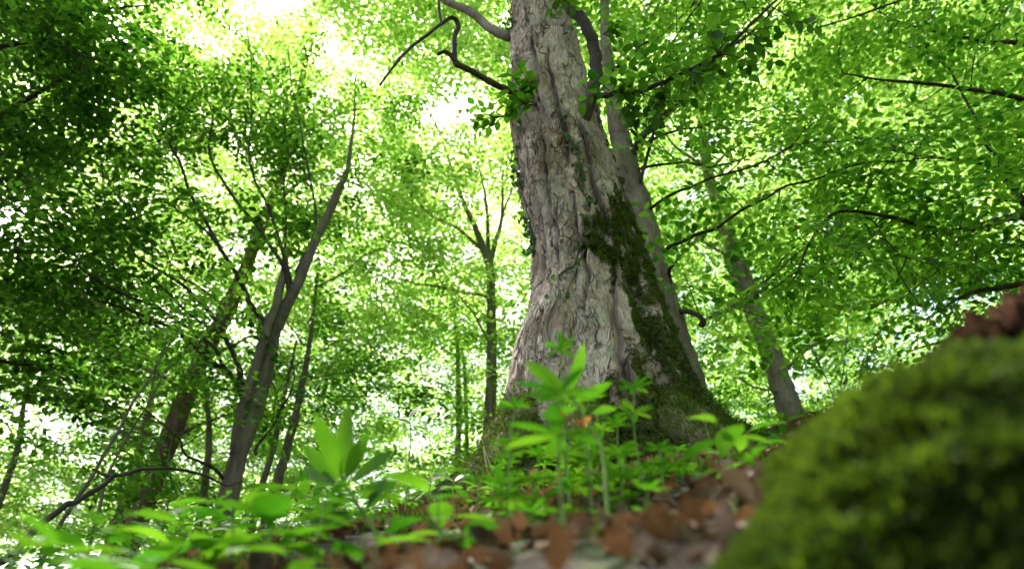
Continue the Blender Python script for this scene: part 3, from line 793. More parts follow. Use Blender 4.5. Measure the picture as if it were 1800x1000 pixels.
def autos(x, y, z0, z1, n, L, el=(.1, .6), r0=.03, az0=0.0, arc=None):
    out = []
    for i in range(n):
        t = (i + .5) / n; z = z0 + (z1 - z0) * t
        az = az0 + i * 2.4 if arc is None else az0 + rng.uniform(-arc, arc)
        out.append(((x, y, z), az, L * (1 - .5 * t) * rng.uniform(.8, 1.15), rng.uniform(*el), r0 * (1 - .4 * t)))
    return out

# T2: second trunk behind the big one, its long thin limbs sweep to the right
tree("slender_beech_tree", "slender pale brown trunk close behind the right side of the thick trunk", "tree",
     [[(1240, 790, 4.6, .14), (1208, 680, 4.6, .122), (1185, 590, 4.6, .114), (1160, 500, 4.6, .108), (1137, 410, 4.6, .103), (1109, 310, 4.6, .10), (1087, 225, 4.6, .09), (1072, 150, 4.6, .07), (1065, 60, 4.6, .055), (1060, -60, 4.6, .045), (1050, -300, 4.6, .03)]],
     [[(1113, 275, 4.55, .04), (1135, 235, 4.5, .032), (1185, 185, 4.4, .024), (1235, 130, 4.3, .017), (1300, 70, 4.2, .012), (1375, -5, 4.1, .008)],
      [(1128, 345, 4.55, .02), (1133, 300, 4.5, .016), (1145, 240, 4.4, .012), (1170, 190, 4.4, .009), (1215, 130, 4.3, .006)],
      [(1160, 440, 4.55, .018), (1200, 425, 4.4, .014), (1260, 395, 4.2, .011), (1340, 350, 4.0, .009), (1430, 318, 3.9, .007), (1520, 290, 3.8, .006), (1640, 275, 3.6, .004)],
      [(1135, 370, 4.55, .016), (1180, 340, 4.4, .012), (1250, 320, 4.3, .010), (1330, 285, 4.1, .008), (1450, 250, 4.0, .006), (1560, 240, 3.8, .004)],
      [(1120, 300, 4.55, .014), (1180, 290, 4.4, .011), (1250, 295, 4.3, .009), (1310, 270, 4.2, .006)],
      [(1110, 262, 4.55, .014), (1180, 228, 4.4, .011), (1265, 215, 4.3, .009), (1340, 218, 4.2, .006)],
      [(1175, 530, 4.55, .022), (1200, 545, 4.5, .016), (1225, 560, 4.4, .012), (1232, 575, 4.4, .010), (1258, 555, 4.3, .008), (1330, 500, 4.1, .006), (1420, 430, 4.0, .004)],
      [(1168, 520, 4.55, .02), (1172, 480, 4.5, .016), (1185, 462, 4.4, .010), (1200, 450, 4.4, .006)],
      [(1070, 130, 4.55, .02), (1120, 90, 4.5, .014), (1180, 50, 4.4, .010), (1240, -10, 4.3, .006)],
      [(1085, 215, 4.55, .014), (1150, 120, 4.4, .010), (1220, 20, 4.2, .007), (1260, -40, 4.1, .004)]],
     'bark_pale', 'leaf', sc=.95, side_sp=.26, side_len=.7, sp=.3, limb_mat='bark_dark', start=.35, keep=.7, back=.5)

# T4: the many-stemmed tree on the left
T4L = [[(a_, b_, c_, r_ * .72) for a_, b_, c_, r_ in lm_] for lm_ in [[(430, 700, 6.9, .05), (405, 655, 6.7, .042), (350, 620, 6.5, .034), (300, 580, 6.3, .026), (205, 538, 6.0, .018), (120, 520, 5.8, .010)],
       [(425, 690, 6.9, .045), (418, 640, 6.8, .04), (380, 575, 6.6, .034), (330, 505, 6.4, .028), (240, 452, 6.1, .020), (130, 380, 5.8, .012), (20, 290, 5.5, .008)],
       [(478, 590, 7.0, .045), (440, 530, 6.8, .038), (420, 500, 6.7, .034), (385, 430, 6.5, .03), (350, 370, 6.4, .026), (318, 300, 6.2, .022), (300, 230, 6.1, .018), (298, 150, 6.0, .014), (285, 60, 5.9, .010), (262, -20, 5.8, .006)],
       [(505, 520, 7.0, .04), (495, 468, 6.9, .034), (465, 415, 6.8, .028), (400, 335, 6.6, .024), (370, 270, 6.5, .02), (373, 200, 6.4, .015), (340, 125, 6.3, .010), (320, 60, 6.2, .006)],
       [(510, 500, 7.0, .036), (500, 440, 6.9, .028), (470, 365, 6.8, .024), (445, 300, 6.7, .02), (446, 200, 6.6, .016), (440, 90, 6.5, .010), (430, 10, 6.4, .006)],
       [(520, 480, 7.0, .032), (545, 430, 7.0, .026), (555, 380, 7.0, .022), (540, 300, 7.0, .018), (520, 190, 6.9, .012), (505, 90, 6.8, .007)],
       [(498, 500, 7.0, .03), (497, 430, 7.0, .024), (500, 340, 7.0, .018), (505, 260, 7.0, .012), (498, 170, 6.9, .007)],
       [(385, 430, 6.5, .02), (330, 380, 6.3, .016), (280, 350, 6.1, .013), (200, 345, 5.9, .010), (120, 290, 5.7, .007)],
       [(405, 655, 6.7, .03), (370, 600, 6.4, .024), (280, 545, 6.1, .018), (190, 510, 5.8, .012), (90, 430, 5.5, .008), (0, 400, 5.3, .006)],
       [(240, 452, 6.1, .014), (190, 380, 6.0, .011), (175, 300, 5.9, .009), (185, 190, 5.8, .006)],
       [(450, 800, 7.0, .022), (480, 740, 6.9, .017), (510, 690, 6.8, .013), (515, 650, 6.8, .010), (490, 620, 6.8, .006)],
       [(400, 850, 7.0, .028), (370, 820, 6.8, .022), (330, 800, 6.6, .017), (300, 760, 6.4, .012), (240, 700, 6.2, .008)],
       [(415, 610, 6.8, .02), (340, 560, 6.4, .015), (260, 480, 6.1, .011), (210, 400, 5.9, .008)]]]
tree("multi_stemmed_tree", "grey tree forking into two main stems on the left, branches fanning upward", "tree",
     [[(394, 900, 7.0, .098), (422, 800, 7.0, .088), (452, 710, 7.0, .082), (474, 610, 7.0, .084), (490, 565, 7.0, .075), (522, 500, 7.0, .062), (550, 435, 7.0, .052), (590, 345, 7.0, .05), (612, 290, 7.0, .030), (622, 210, 7.0, .017), (626, 130, 7.0, .006)],
      [(412, 800, 6.95, .06), (426, 720, 6.9, .055), (445, 660, 6.85, .05), (466, 590, 6.85, .055), (484, 540, 6.9, .05), (496, 490, 6.95, .045), (505, 440, 6.95, .035)]],
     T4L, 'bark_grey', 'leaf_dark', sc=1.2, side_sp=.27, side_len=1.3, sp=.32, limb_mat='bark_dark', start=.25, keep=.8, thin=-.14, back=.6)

# T3: slim forked tree in the middle distance
tree("slim_forked_tree", "slim grey tree in the bright gap left of the thick trunk, forked at mid height", "tree",
     [[(858, 800, 10.5, .10), (862, 700, 10.5, .092), (864, 600, 10.5, .085), (864, 520, 10.5, .08), (860, 462, 10.5, .075), (835, 400, 10.5, .055), (812, 350, 10.5, .045), (795, 300, 10.5, .035), (775, 240, 10.5, .025), (745, 180, 10.5, .012)],
      [(860, 470, 10.5, .055), (870, 430, 10.5, .045), (882, 380, 10.5, .032), (885, 300, 10.5, .018)],
      [(858, 470, 10.5, .05), (858, 420, 10.5, .04), (855, 360, 10.5, .03), (840, 280, 10.5, .015)]],
     [[(850, 440, 10.5, .035), (800, 400, 10.4, .026), (750, 370, 10.3, .02), (715, 320, 10.2, .014), (700, 290, 10, .008)],
      [(862, 525, 10.5, .03), (800, 510, 10.4, .022), (750, 500, 10.3, .015), (700, 490, 10.2, .010)],
      [(858, 600, 10.5, .02), (825, 545, 10.4, .017), (790, 500, 10.3, .012)],
      [(800, 310, 10.5, .02), (760, 280, 10.4, .015), (700, 265, 10.3, .010)],
      [(812, 352, 10.5, .02), (770, 372, 10.4, .014), (720, 360, 10.3, .010)],
      [(885, 380, 10.5, .02), (900, 330, 10.5, .015), (905, 260, 10.5, .010)]],
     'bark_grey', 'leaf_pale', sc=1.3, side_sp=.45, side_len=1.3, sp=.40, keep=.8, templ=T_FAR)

# T5: reddish conifer-like trunk on the left
tree("red_brown_tree", "straight trunk with reddish brown bark leaning right, left of the multi-stemmed tree", "tree",
     [[(232, 940, 9.5, .14), (275, 830, 9.5, .135), (318, 720, 9.5, .13), (345, 650, 9.5, .125), (375, 590, 9.5, .13), (405, 535, 9.5, .12), (440, 450, 9.5, .10), (470, 370, 9.5, .08), (510, 250, 9.5, .08), (540, 100, 9.5, .05)]],
     [[(290, 790, 9.5, .03), (230, 740, 9.2, .02), (180, 700, 9, .012)], [(330, 690, 9.5, .03), (280, 660, 9.2, .02), (200, 620, 9, .012)],
      [(350, 640, 9.5, .03), (420, 600, 9.4, .02), (460, 590, 9.2, .012)], [(300, 770, 9.5, .03), (360, 740, 9.2, .02), (400, 730, 9, .012)],
      [(400, 540, 9.5, .03), (340, 500, 9.2, .02), (280, 480, 9, .012)], [(440, 450, 9.5, .03), (500, 400, 9.2, .02), (560, 390, 9, .012)],
      [(470, 370, 9.5, .03), (560, 300, 9.2, .02), (640, 330, 9, .012)], [(510, 250, 9.5, .03), (600, 200, 9.2, .02), (680, 190, 9, .012)]],
     'bark_red', 'leaf', sc=1.15, side_sp=.5, side_len=1.2, sp=.4, keep=.8, templ=T_FAR)

# T8: pale trunk on the right
tree("leaning_pale_tree", "pale brown trunk leaning left on the right side, partly behind leaves", "tree",
     [[(1402, 760, 9.5, .17), (1372, 670, 9.5, .165), (1345, 595, 9.5, .155), (1318, 525, 9.5, .15), (1298, 465, 9.5, .14), (1270, 390, 9.5, .12), (1245, 300, 9.5, .10), (1230, 200, 9.5, .08), (1215, 60, 9.5, .05)],
      [(1336, 580, 9.5, .05), (1322, 530, 9.4, .045), (1292, 500, 9.4, .035), (1270, 440, 9.3, .02)]],
     [[(1350, 600, 9.5, .03), (1300, 590, 9.2, .02), (1250, 600, 9, .012)], [(1320, 530, 9.5, .03), (1400, 500, 9.2, .02), (1470, 500, 9, .012)],
      [(1370, 660, 9.5, .03), (1430, 610, 9.2, .02), (1480, 600, 9, .012)], [(1298, 460, 9.5, .03), (1230, 420, 9.2, .02), (1200, 390, 9, .012)],
      [(1270, 390, 9.5, .03), (1340, 340, 9.2, .02), (1420, 330, 9, .012)], [(1245, 300, 9.5, .03), (1180, 250, 9.2, .02), (1150, 200, 9, .012)],
      [(1245, 300, 9.5, .03), (1330, 220, 9.2, .02), (1400, 200, 9, .012)], [(1380, 690, 9.5, .02), (1330, 680, 9.2, .014), (1290, 660, 9, .010)]],
     'bark_pale', 'leaf', sc=1.15, side_sp=.5, side_len=1.3, sp=.38, keep=.8, templ=T_FAR)

# thin trunks farther off
thin = [("thin dark leaning trunk just right of the multi-stemmed tree", [(470, 910, 9, .10), (495, 820, 9, .095), (515, 750, 9, .085), (528, 690, 9, .07), (545, 600, 9, .05), (560, 480, 9, .03)]),
        ("very thin trunk between the multi-stemmed tree and the thin dark leaning one", [(447, 910, 10, .075), (465, 840, 10, .07), (485, 770, 10, .06), (500, 700, 10, .045), (520, 600, 10, .03)]),
        ("thin dark trunk between the red brown trunk and the multi-stemmed tree", [(352, 900, 10.5, .09), (362, 830, 10.5, .085), (368, 760, 10.5, .07), (362, 690, 10.5, .05), (358, 600, 10.5, .03)]),
        ("blurred pale thin trunk below the slim forked tree, left of it", [(800, 860, 13, .09), (806, 760, 13, .085), (806, 680, 13, .08), (803, 600, 13, .06), (795, 500, 13, .04)]),
        ("far twin trunk close right of the blurred pale thin trunk", [(818, 850, 14, .08), (820, 760, 14, .07), (818, 680, 14, .06), (812, 600, 14, .04)]),
        ("far off trunk in the gap at the left edge", [(2, 870, 11, .08), (30, 790, 11, .075), (40, 720, 11, .06), (55, 640, 11, .03)]),
        ("pale trunk low behind the red brown trunk", [(205, 930, 12, .16), (232, 850, 12, .15), (245, 800, 12, .13), (262, 720, 12, .10), (290, 600, 12, .06)]),
        ("slender dark leaning stem left of the red brown trunk", [(75, 985, 5.6, .026), (115, 905, 5.6, .024), (155, 845, 5.6, .022), (210, 750, 5.6, .019), (245, 690, 5.6, .016), (285, 625, 5.6, .012), (320, 560, 5.6, .006)]),
        ("second slender stem rising beside the leaning one at far left", [(150, 985, 6.2, .022), (175, 890, 6.2, .020), (205, 800, 6.2, .017), (255, 720, 6.2, .013), (300, 640, 6.2, .008)]),
        ("thin bare sapling just right of the red brown trunk", [(285, 935, 7.5, .018), (300, 860, 7.5, .016), (298, 800, 7.5, .014), (310, 740, 7.5, .010), (312, 690, 7.5, .006)])]
for lab, tr in thin:
    tr = [(a, b, c, r * .66) for a, b, c, r in tr]
    a = Q(*tr[2][:3]); b = Q(*tr[-1][:3]); n = 5 if tr[0][3] > .03 else 3
    al = []
    for i in range(n):
        t = (i + .5) / n; p = a + (b - a) * t
        al.append((tuple(p), i * 2.4 + tr[0][0], rng.uniform(.8, 1.5) * (1.0 if n == 5 else .7), rng.uniform(.1, .6), tr[0][3] * .22))
    tree("thin_tree", lab, "tree", [tr], [], 'bark_pale' if 'pale' in lab else 'bark_grey', 'leaf', sc=1.1, side_sp=.5, side_len=.8, sp=.45, autolimbs=al, keep=.7, templ=T_FAR, group="thin trees in the background")

# tree standing outside the right edge, limbs reaching in
xr, yr = 5.2, 5.0
TR = [[(2150, 420, 4.9, .03), (1950, 388, 4.7, .016), (1800, 378, 4.5, .012), (1700, 404, 4.4, .010), (1600, 392, 4.3, .008), (1480, 376, 4.2, .006), (1425, 430, 4.2, .005), (1390, 480, 4.2, .004), (1350, 520, 4.2, .003)],
      [(1520, 382, 4.22, .007), (1560, 428, 4.2, .006), (1610, 450, 4.2, .005), (1645, 468, 4.2, .004), (1650, 482, 4.2, .003)],
      [(2150, 420, 4.9, .04), (1950, 390, 4.8, .022), (1800, 375, 4.7, .016), (1700, 402, 4.6, .012), (1640, 398, 4.5, .010), (1560, 386, 4.4, .007), (1540, 392, 4.3, .004)],
      [(2150, 620, 4.9, .05), (1960, 520, 4.7, .035), (1830, 400, 4.6, .026), (1770, 310, 4.5, .02), (1735, 250, 4.4, .014), (1700, 180, 4.3, .010), (1650, 90, 4.2, .006)],
      [(2150, 200, 4.9, .04), (1950, 110, 4.6, .025), (1800, 80, 4.4, .018), (1750, 75, 4.3, .014), (1640, 60, 4.2, .010), (1540, 20, 4.1, .006)],
      [(2150, 500, 4.9, .04), (1950, 470, 5.0, .025), (1800, 500, 5.0, .018), (1700, 520, 5.0, .012), (1620, 560, 5.0, .008)],
      [(2150, 300, 4.9, .04), (1980, 240, 4.4, .025), (1850, 190, 4.1, .018), (1720, 160, 3.9, .012), (1600, 150, 3.8, .009), (1480, 130, 3.7, .006)],
      [(2150, 350, 4.9, .04), (1980, 330, 5.2, .025), (1850, 300, 5.3, .018), (1720, 290, 5.4, .012), (1560, 260, 5.5, .009), (1430, 210, 5.6, .006)],
      [(2150, 100, 4.9, .04), (1950, 0, 5.0, .025), (1800, -40, 5.1, .018), (1650, -20, 5.2, .012), (1500, 30, 5.3, .009), (1400, 60, 5.4, .006)],
      [(2150, 420, 4.9, .04), (1960, 440, 5.5, .025), (1800, 430, 5.7, .018), (1650, 430, 5.8, .012), (1520, 450, 6, .009), (1440, 470, 6, .006)],
      [(2150, 560, 4.9, .04), (1960, 560, 5.3, .02), (1820, 540, 5.5, .015), (1700, 590, 5.6, .010), (1600, 620, 5.6, .006)]]
tree("overhanging_beech_tree", "leafy tree beyond the right edge whose branches spread across the upper right", "tree",
     [[(2170, 900, 4.9, .20), (2160, 600, 4.9, .17), (2150, 350, 4.9, .14), (2140, 50, 4.9, .11), (2120, -400, 4.9, .07)]], TR,
     'bark_grey', 'leaf', sc=1.12, side_sp=.24, side_len=1.1, sp=.26, limb_mat='bark_dark', start=.25, thin=-.02, keep=.8, back=.35)
# dark tree overhead at the top left
TL = [[(-420, 500, 5.4, .05), (-200, 350, 5.0, .03), (-40, 230, 4.8, .022), (100, 140, 4.7, .016), (230, 60, 4.6, .010)],
      [(-420, 350, 5.4, .05), (-200, 180, 5.2, .03), (-40, 60, 5.0, .022), (120, 20, 4.9, .016), (260, 10, 4.8, .010)],
      [(-420, 600, 5.4, .05), (-200, 420, 5.6, .03), (-40, 300, 5.7, .022), (80, 230, 5.7, .016), (190, 170, 5.7, .010)],
      [(-420, 250, 5.4, .05), (-200, 60, 5.4, .03), (0, -60, 5.4, .02), (180, -90, 5.2, .015), (340, -80, 5, .010)],
      [(-420, 700, 5.4, .05), (-200, 600, 5.6, .03), (-40, 520, 5.7, .022), (60, 470, 5.7, .016), (140, 470, 5.7, .010)],
      [(-420, 450, 5.4, .05), (-220, 240, 4.8, .03), (-60, 110, 4.5, .022), (60, 70, 4.4, .016), (160, 100, 4.3, .010)],
      [(-420, 150, 5.4, .05), (-100, -150, 5.4, .03), (100, -220, 5.4, .02), (300, -240, 5.2, .015)],
      [(-420, 720, 5.4, .04), (-200, 690, 5.8, .03), (-40, 640, 6, .02), (60, 640, 6, .012)]]
tree("dense_dark_tree", "dense dark foliage of a tree beyond the left edge, filling the top left corner", "tree",
     [[(-450, 950, 5.4, .22), (-435, 700, 5.4, .19), (-425, 450, 5.4, .16), (-420, 150, 5.4, .12), (-410, -300, 5.4, .08)]], TL,
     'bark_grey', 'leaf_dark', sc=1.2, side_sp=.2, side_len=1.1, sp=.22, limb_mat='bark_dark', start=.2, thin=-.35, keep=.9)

# ------------------------------------------------------------------ the wood behind: one leafy mass
def canopy(name, label, n, dmin, dmax, mat, scale, seed, pxr=(-700, 2500), pyr=(-650, 980), thr=-.05, nf=.35, protos=SPRAYS, templ=T_FAR, keep=.75, gap=True, zmin=.6, dens=None, extra=None, ztop=24):
    r = np.random.default_rng(seed)
    d = (r.random(n) * (dmax**2.2 - dmin**2.2) + dmin**2.2)**(1 / 2.2)
    px = r.uniform(*pxr, n); py = r.uniform(*pyr, n)
    u, v = (px - 900) / F, (500 - py) / F
    p = np.stack([d * u, d * (CP - v * SP), d * (SP + v * CP)], -1)
    m = (p[:, 2] > ground(p[:, 0], p[:, 1]) + zmin) & (p[:, 2] < ztop)
    cl = fbm(p[:, 0] * nf, p[:, 1] * nf, p[:, 2] * nf * 1.8 + seed, 3)
    m &= cl > thr + r.normal(0, .08, n)
    if gap: m &= gap_keep(p, r)
    if dens is not None: m &= r.random(n) < dens(px, py)
    p = p[m]
    if extra is not None: p = np.concatenate([p, extra])
    p = p[light_corridors(p, r)]
    az = r.uniform(0, 2 * np.pi, len(p)); D = np.stack([np.cos(az), np.sin(az), r.normal(.0, .2, len(p))], -1)
    U = np.tile([0, 0, 1.0], (len(p), 1)) + r.normal(0, .3, (len(p), 3))
    v, f = spray_leaves(p, D, U, scale * r.uniform(.7, 1.3, len(p)), templ, protos, r, keep)
    o = mesh_obj(name, v, f, mat, smooth=False)
    tag(o, label, "foliage", kind='stuff'); print(name, len(p), len(f))
    return o
def overhead(r=np.random.default_rng(77)):
    """unseen crowns added around and behind the camera to shade the slope from right and behind"""
    n = 9000; x = r.uniform(-14, 14, n); y = r.uniform(-14, 5, n); z = r.uniform(3.5, 13, n)
    p = np.stack([x, y, z], -1)
    px, py, d = proj(p)
    m = ~((d > 0) & (px > -250) & (px < 2050) & (py > -250))
    m &= np.hypot(x, y) > 2.5
    m &= fbm(x * .3, y * .3, z * .4, 2) + .08 * x - .16 > r.normal(0, .08, n)
    m &= ~((x < -1) & (y > -6) & (r.random(n) < .7))
    return p[m]
canopy("woodland_foliage", "bright yellow green leaf canopy of the wood behind the trunks", 29000, 11, 20, M['leaf_pale'], 1.45, 4, thr=-.12, extra=overhead())  # extra holds the unseen crowns added for shade
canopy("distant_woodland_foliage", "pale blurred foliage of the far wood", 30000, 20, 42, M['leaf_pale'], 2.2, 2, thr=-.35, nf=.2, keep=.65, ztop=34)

canopy("understory_foliage", "mid green bushy foliage low behind the trunks at left and centre", 4800, 11, 22, M['leaf'], 1.2, 9, pxr=(-300, 1500), pyr=(520, 960), thr=-.12, nf=.5, keep=.7, zmin=.2)

# ------------------------------------------------------------------ ground cover
def build_litter():
    n = 15000
    x = rng.uniform(-2.6, 2.8, n); y = rng.uniform(.35, 4.2, n)**1.0
    z = ground(x, y) + rng.uniform(0, .02, n)
    p = np.stack([x, y, z], -1); dense = (fbm(x * 2, y * 2, 1.0, 2) + .35 * x > -.15) & ((y > .9) | (x < .15)) & (np.hypot(x, y) > .85) & ~((x > .6) & (y < 1.6))
    p = p[dense]; k = len(p); az = rng.uniform(0, 2 * np.pi, k)
    d = np.stack([np.cos(az), np.sin(az), rng.normal(.1, .35, k)], -1)
    v, f = leaves(p, d, np.tile([0, -.3, 1.0], (k, 1)) + rng.normal(0, .5, (k, 3)), rng.uniform(.028, .065, k), T_DEAD)
    tag(mesh_obj("leaf_litter", v, f, M['dead']), "brown dead leaves covering the slope", "leaf litter", kind='stuff')
    # moss and low green growth
    n = 130000
    x = rng.uniform(-2.0, 2.2, n); y = rng.uniform(1.1, 3.7, n); z = ground(x, y)
    near = np.exp(-(((x - .35) / .9)**2 + ((y - 2.8) / .7)**2))
    m = fbm(x * 3, y * 3, 5.0, 3) + .9 * near > .28; x, y, z = x[m], y[m], z[m]; k = len(x)
    p = np.stack([x, y, z], -1); d = np.tile([0, 0, 1.0], (k, 1)) + rng.normal(0, .6, (k, 3))
    TM = (np.array([[0,-.12,0],[1,-.04,-.1],[1,.04,-.1],[0,.12,0]], float), np.array([[0,1,2,3]]))
    v, f = leaves(p, d, rng.normal(0, 1, (k, 3)), rng.uniform(.015, .045, k) * (1 + .4 * np.exp(-(((x - .35) / .6)**2 + ((y - 2.6) / .5)**2))), TM)
    tag(mesh_obj("ground_moss", v, f, M['moss']), "yellow green moss carpet around the foot of the thick trunk", "moss", kind='stuff')
    # low leafy seedlings along the crest
    n = 7500
    x = rng.uniform(-3.8, 2.4, n); y = rng.uniform(1.75, 4.0, n); z = ground(x, y) + rng.uniform(.01, .20, n) * (1 - .55 * sstep(-.7, -.1, x))
    m = fbm(x * 2.2, y * 2.2, 8.0, 2) + .25 * fbm(x * 9, y * 9, 3.0, 2) > -.2 + .55 * sstep(-.6, .2, x); x, y, z = x[m], y[m], z[m]
    k = len(x); p = np.stack([x, y, z], -1); az = rng.uniform(0, 6.28, k)
    d = np.stack([np.cos(az), np.sin(az), rng.normal(.15, .3, k)], -1)
    v, f = leaves(p, d, np.tile([0, -.2, 1.0], (k, 1)) + rng.normal(0, .35, (k, 3)), rng.uniform(.03, .075, k), leaf_template('lance', 5, .25, -.2, .42))
    tag(mesh_obj("undergrowth", v, f, M['herb']), "low green leafy undergrowth along the crest of the slope", "undergrowth", kind='stuff')
build_litter()

# ---- dead leaves lying close to the camera
dl = [(720, 985, .52, .12, "large pale brown dead leaf, blurred, at the bottom edge left of the middle"),
      (1290, 880, .95, .09, "light brown curled dead leaf lying at the edge of the moss boulder"),
      (1165, 935, .85, .085, "tan dead leaf in the litter below the thick trunk"),
      (1225, 905, .95, .08, "reddish dead leaf between the tan leaves right of the middle"),
      (1345, 845, 1.15, .09, "pale dead leaf near the top of the litter by the moss boulder"),
      (1080, 975, .75, .08, "dark brown dead leaf at the bottom edge right of the middle"),
      (1010, 985, .7, .07, "brown dead leaf at the bottom edge in the middle"),
      (1310, 820, 1.3, .10, "upright dark brown dead leaf beside the boulder"),
      (1250, 960, .7, .08, "blurred brown dead leaf touching the lower edge of the moss boulder")]
for _ in range(34):
    px, py = rng.uniform(1090, 1420), 0; py = rng.uniform(max(800, 1240 - .28 * px), 995); h = ground_hit(px, py)
    if h is None: continue
    dl.append((px, py, float(proj(h)[2]), rng.uniform(.04, .065), 'curled brown dead leaf in the heap between the thick trunk and the moss boulder'))
for px, py, d, s, lab in dl:
    if px > 730: s = min(s, .062)
    c = P(px, py, d); gz = float(ground(c[0], c[1]))
    base = np.array([c[0], c[1], max(gz, min(c[2], gz + .05)) + .005])
    root = thing("dead_leaf", lab, "dead leaf", base, "dead leaves lying near the camera")
    az = rng.uniform(0, 6.28); dd = np.array([[math.cos(az), math.sin(az), rng.uniform(-.1, .9)]]); off = -unit(dd) * s / 2
    T = leaf_template('ovate', 10, rng.uniform(.4, 1.1), rng.uniform(-.5, .6), .6, wave=.07)
    v, f = leaves(base[None] + off, dd, np.array([[rng.normal(0, .6), rng.normal(-.4, .5), 1.0]]), np.array([s]), T)
    mesh_obj("blade", v, f, M['dead'], root)
    m = MB(); e = base + off[0]; m.tube([e, e - dd[0] * .02, e - dd[0] * .035 + [0, 0, .005]], [.0015, .0012, .001], 5); m.build("stalk", M['straw'], root)

# ---- the moss boulder close on the right
M['moss_fresh'] = leaf_material("fresh_moss", (.010,.030,.004), (.075,.115,.010), (.03,.07,.004), (.15,.25,.012), rough=.8, mix=.33, clump=4)
def build_boulder():
    c = P(1870, 1200, .62); R = .274
    balls = [(c, R), (P(1500, 1310, .56), .142), (P(2150, 1100, .68), .25)]
    root = thing("mossy_boulder", "large blurred moss covered boulder in the lower right corner", "boulder", c - np.array([0, 0, R]))
    n, m_ = 260, 190
    a = np.linspace(0, 2 * np.pi, n, endpoint=False); b = np.linspace(.001, np.pi - .001, m_)
    A, B = np.meshgrid(a, b); dr = np.stack([np.sin(B) * np.cos(A), np.sin(B) * np.sin(A), np.cos(B)], -1)
    def sdf(p):
        e = sum(np.exp(-(np.linalg.norm(p - q, axis=-1) - r_) / .03) for q, r_ in balls); return -.03 * np.log(e + 1e-300)
    def rad(dr):
        lo = np.full(dr.shape[:-1], .05); hi = np.full(dr.shape[:-1], .9)
        for _ in range(22):
            mid = (lo + hi) / 2; ins = sdf(c + dr * mid[..., None]) < 0; lo = np.where(ins, mid, lo); hi = np.where(ins, hi, mid)
        p = c + dr * lo[..., None]
        return lo - .018 + .028 * fbm(p[..., 0] * 6, p[..., 1] * 6, p[..., 2] * 6 + 3, 3) + .010 * fbm(p[..., 0] * 17, p[..., 1] * 17, p[..., 2] * 17, 2)
    v = c + dr * rad(dr)[..., None]
    i, j = np.meshgrid(np.arange(m_-1), np.arange(n), indexing='ij')
    f = np.stack([i*n+j, (i+1)*n+j, (i+1)*n+(j+1) % n, i*n+(j+1) % n], -1).reshape(-1, 4)
    mesh_obj("stone", v.reshape(-1, 3), f, M['moss_base'], root)
    sx, sy, _ = proj((c + dr * rad(dr)[..., None]).reshape(-1, 3))
    print('boulder outline', [(X_, int(sy[(sx > X_ - 12) & (sx < X_ + 12)].min())) for X_ in (1240, 1330, 1440, 1520, 1600, 1700, 1790)])
    k = 120000
    dr = unit(rng.normal(0, 1, (k, 3))); q = (dr[:, 2] > -.6); dr = dr[q]; k = len(dr)
    cl = fbm(dr[:, 0] * 9, dr[:, 1] * 9, dr[:, 2] * 9, 2)
    p = c + dr * (rad(dr))[:, None]
    TM = (np.array([[0,-.14,0],[.5,-.12,0],[1,-.03,-.12],[1,.03,-.12],[.5,.12,0],[0,.14,0]], float), np.array([[0,1,4,5],[1,2,3,4]]))
    v, f = leaves(p, dr + rng.normal(0, .5, dr.shape), rng.normal(0, 1, dr.shape), (.011 + .012 * np.clip(cl + .4, 0, 1)) * rng.uniform(.7, 1.3, k), TM)
    mesh_obj("moss", v, f, M['moss_fresh'], root)
M['moss_base'] = simple("moss_base", (.02,.03,.005), (.09,.11,.016), 9, .95)
build_boulder()

def no_sheen(m):
    for n in m.node_tree.nodes:
        if n.type == 'BSDF_PRINCIPLED': n.inputs['Specular IOR Level'].default_value = 0
    return m
def build_log():
    pts = [P(1640, 720, 1.15), P(1710, 655, 1.1), P(1795, 612, 1.08), P(1910, 560, 1.05), P(2080, 500, 1.0)]
    b = pts[2].copy(); b[2] -= .1
    root = thing("fallen_log", "dark red brown rotting log end rising behind the moss boulder at the right edge", "log", b)
    pa = smooth_path(pts, 12, .0); m = MB(); m.tube(pa, np.interp(np.linspace(0, 1, len(pa)), [0, .08, .3, 1], [.006, .036, .064, .08]), 40, .35)
    m.build("wood", M['bark_log'], root)
    k = 5000; ii = rng.integers(4, len(pa), k); dr = unit(rng.normal(0, 1, (k, 3)) + np.array([-.3, -.2, .9])); pp = pa[ii] + dr * .055
    TM = (np.array([[0,-.12,0],[1,-.04,-.1],[1,.04,-.1],[0,.12,0]], float), np.array([[0,1,2,3]]))
    q = fbm(pp[:, 0] * 12, pp[:, 1] * 12, pp[:, 2] * 12, 2) > .15; pp, dr = pp[q], dr[q]
    v, f = leaves(pp, dr, rng.normal(0, 1, dr.shape), rng.uniform(.006, .014, len(pp)), TM); mesh_obj("moss", v, f, M['moss'], root)
M['bark_log'] = no_sheen(bark_material("bark_log", (.006,.004,.003), (.026,.013,.008), (.06,.032,.019), scale=14, stretch=1, bump=.6, dist=.01))
build_log()

# ------------------------------------------------------------------ plants
def grounded(px, py, d):
    top = P(px, py, d); return top, np.array([top[0], top[1], float(ground(top[0], top[1])) - .01])

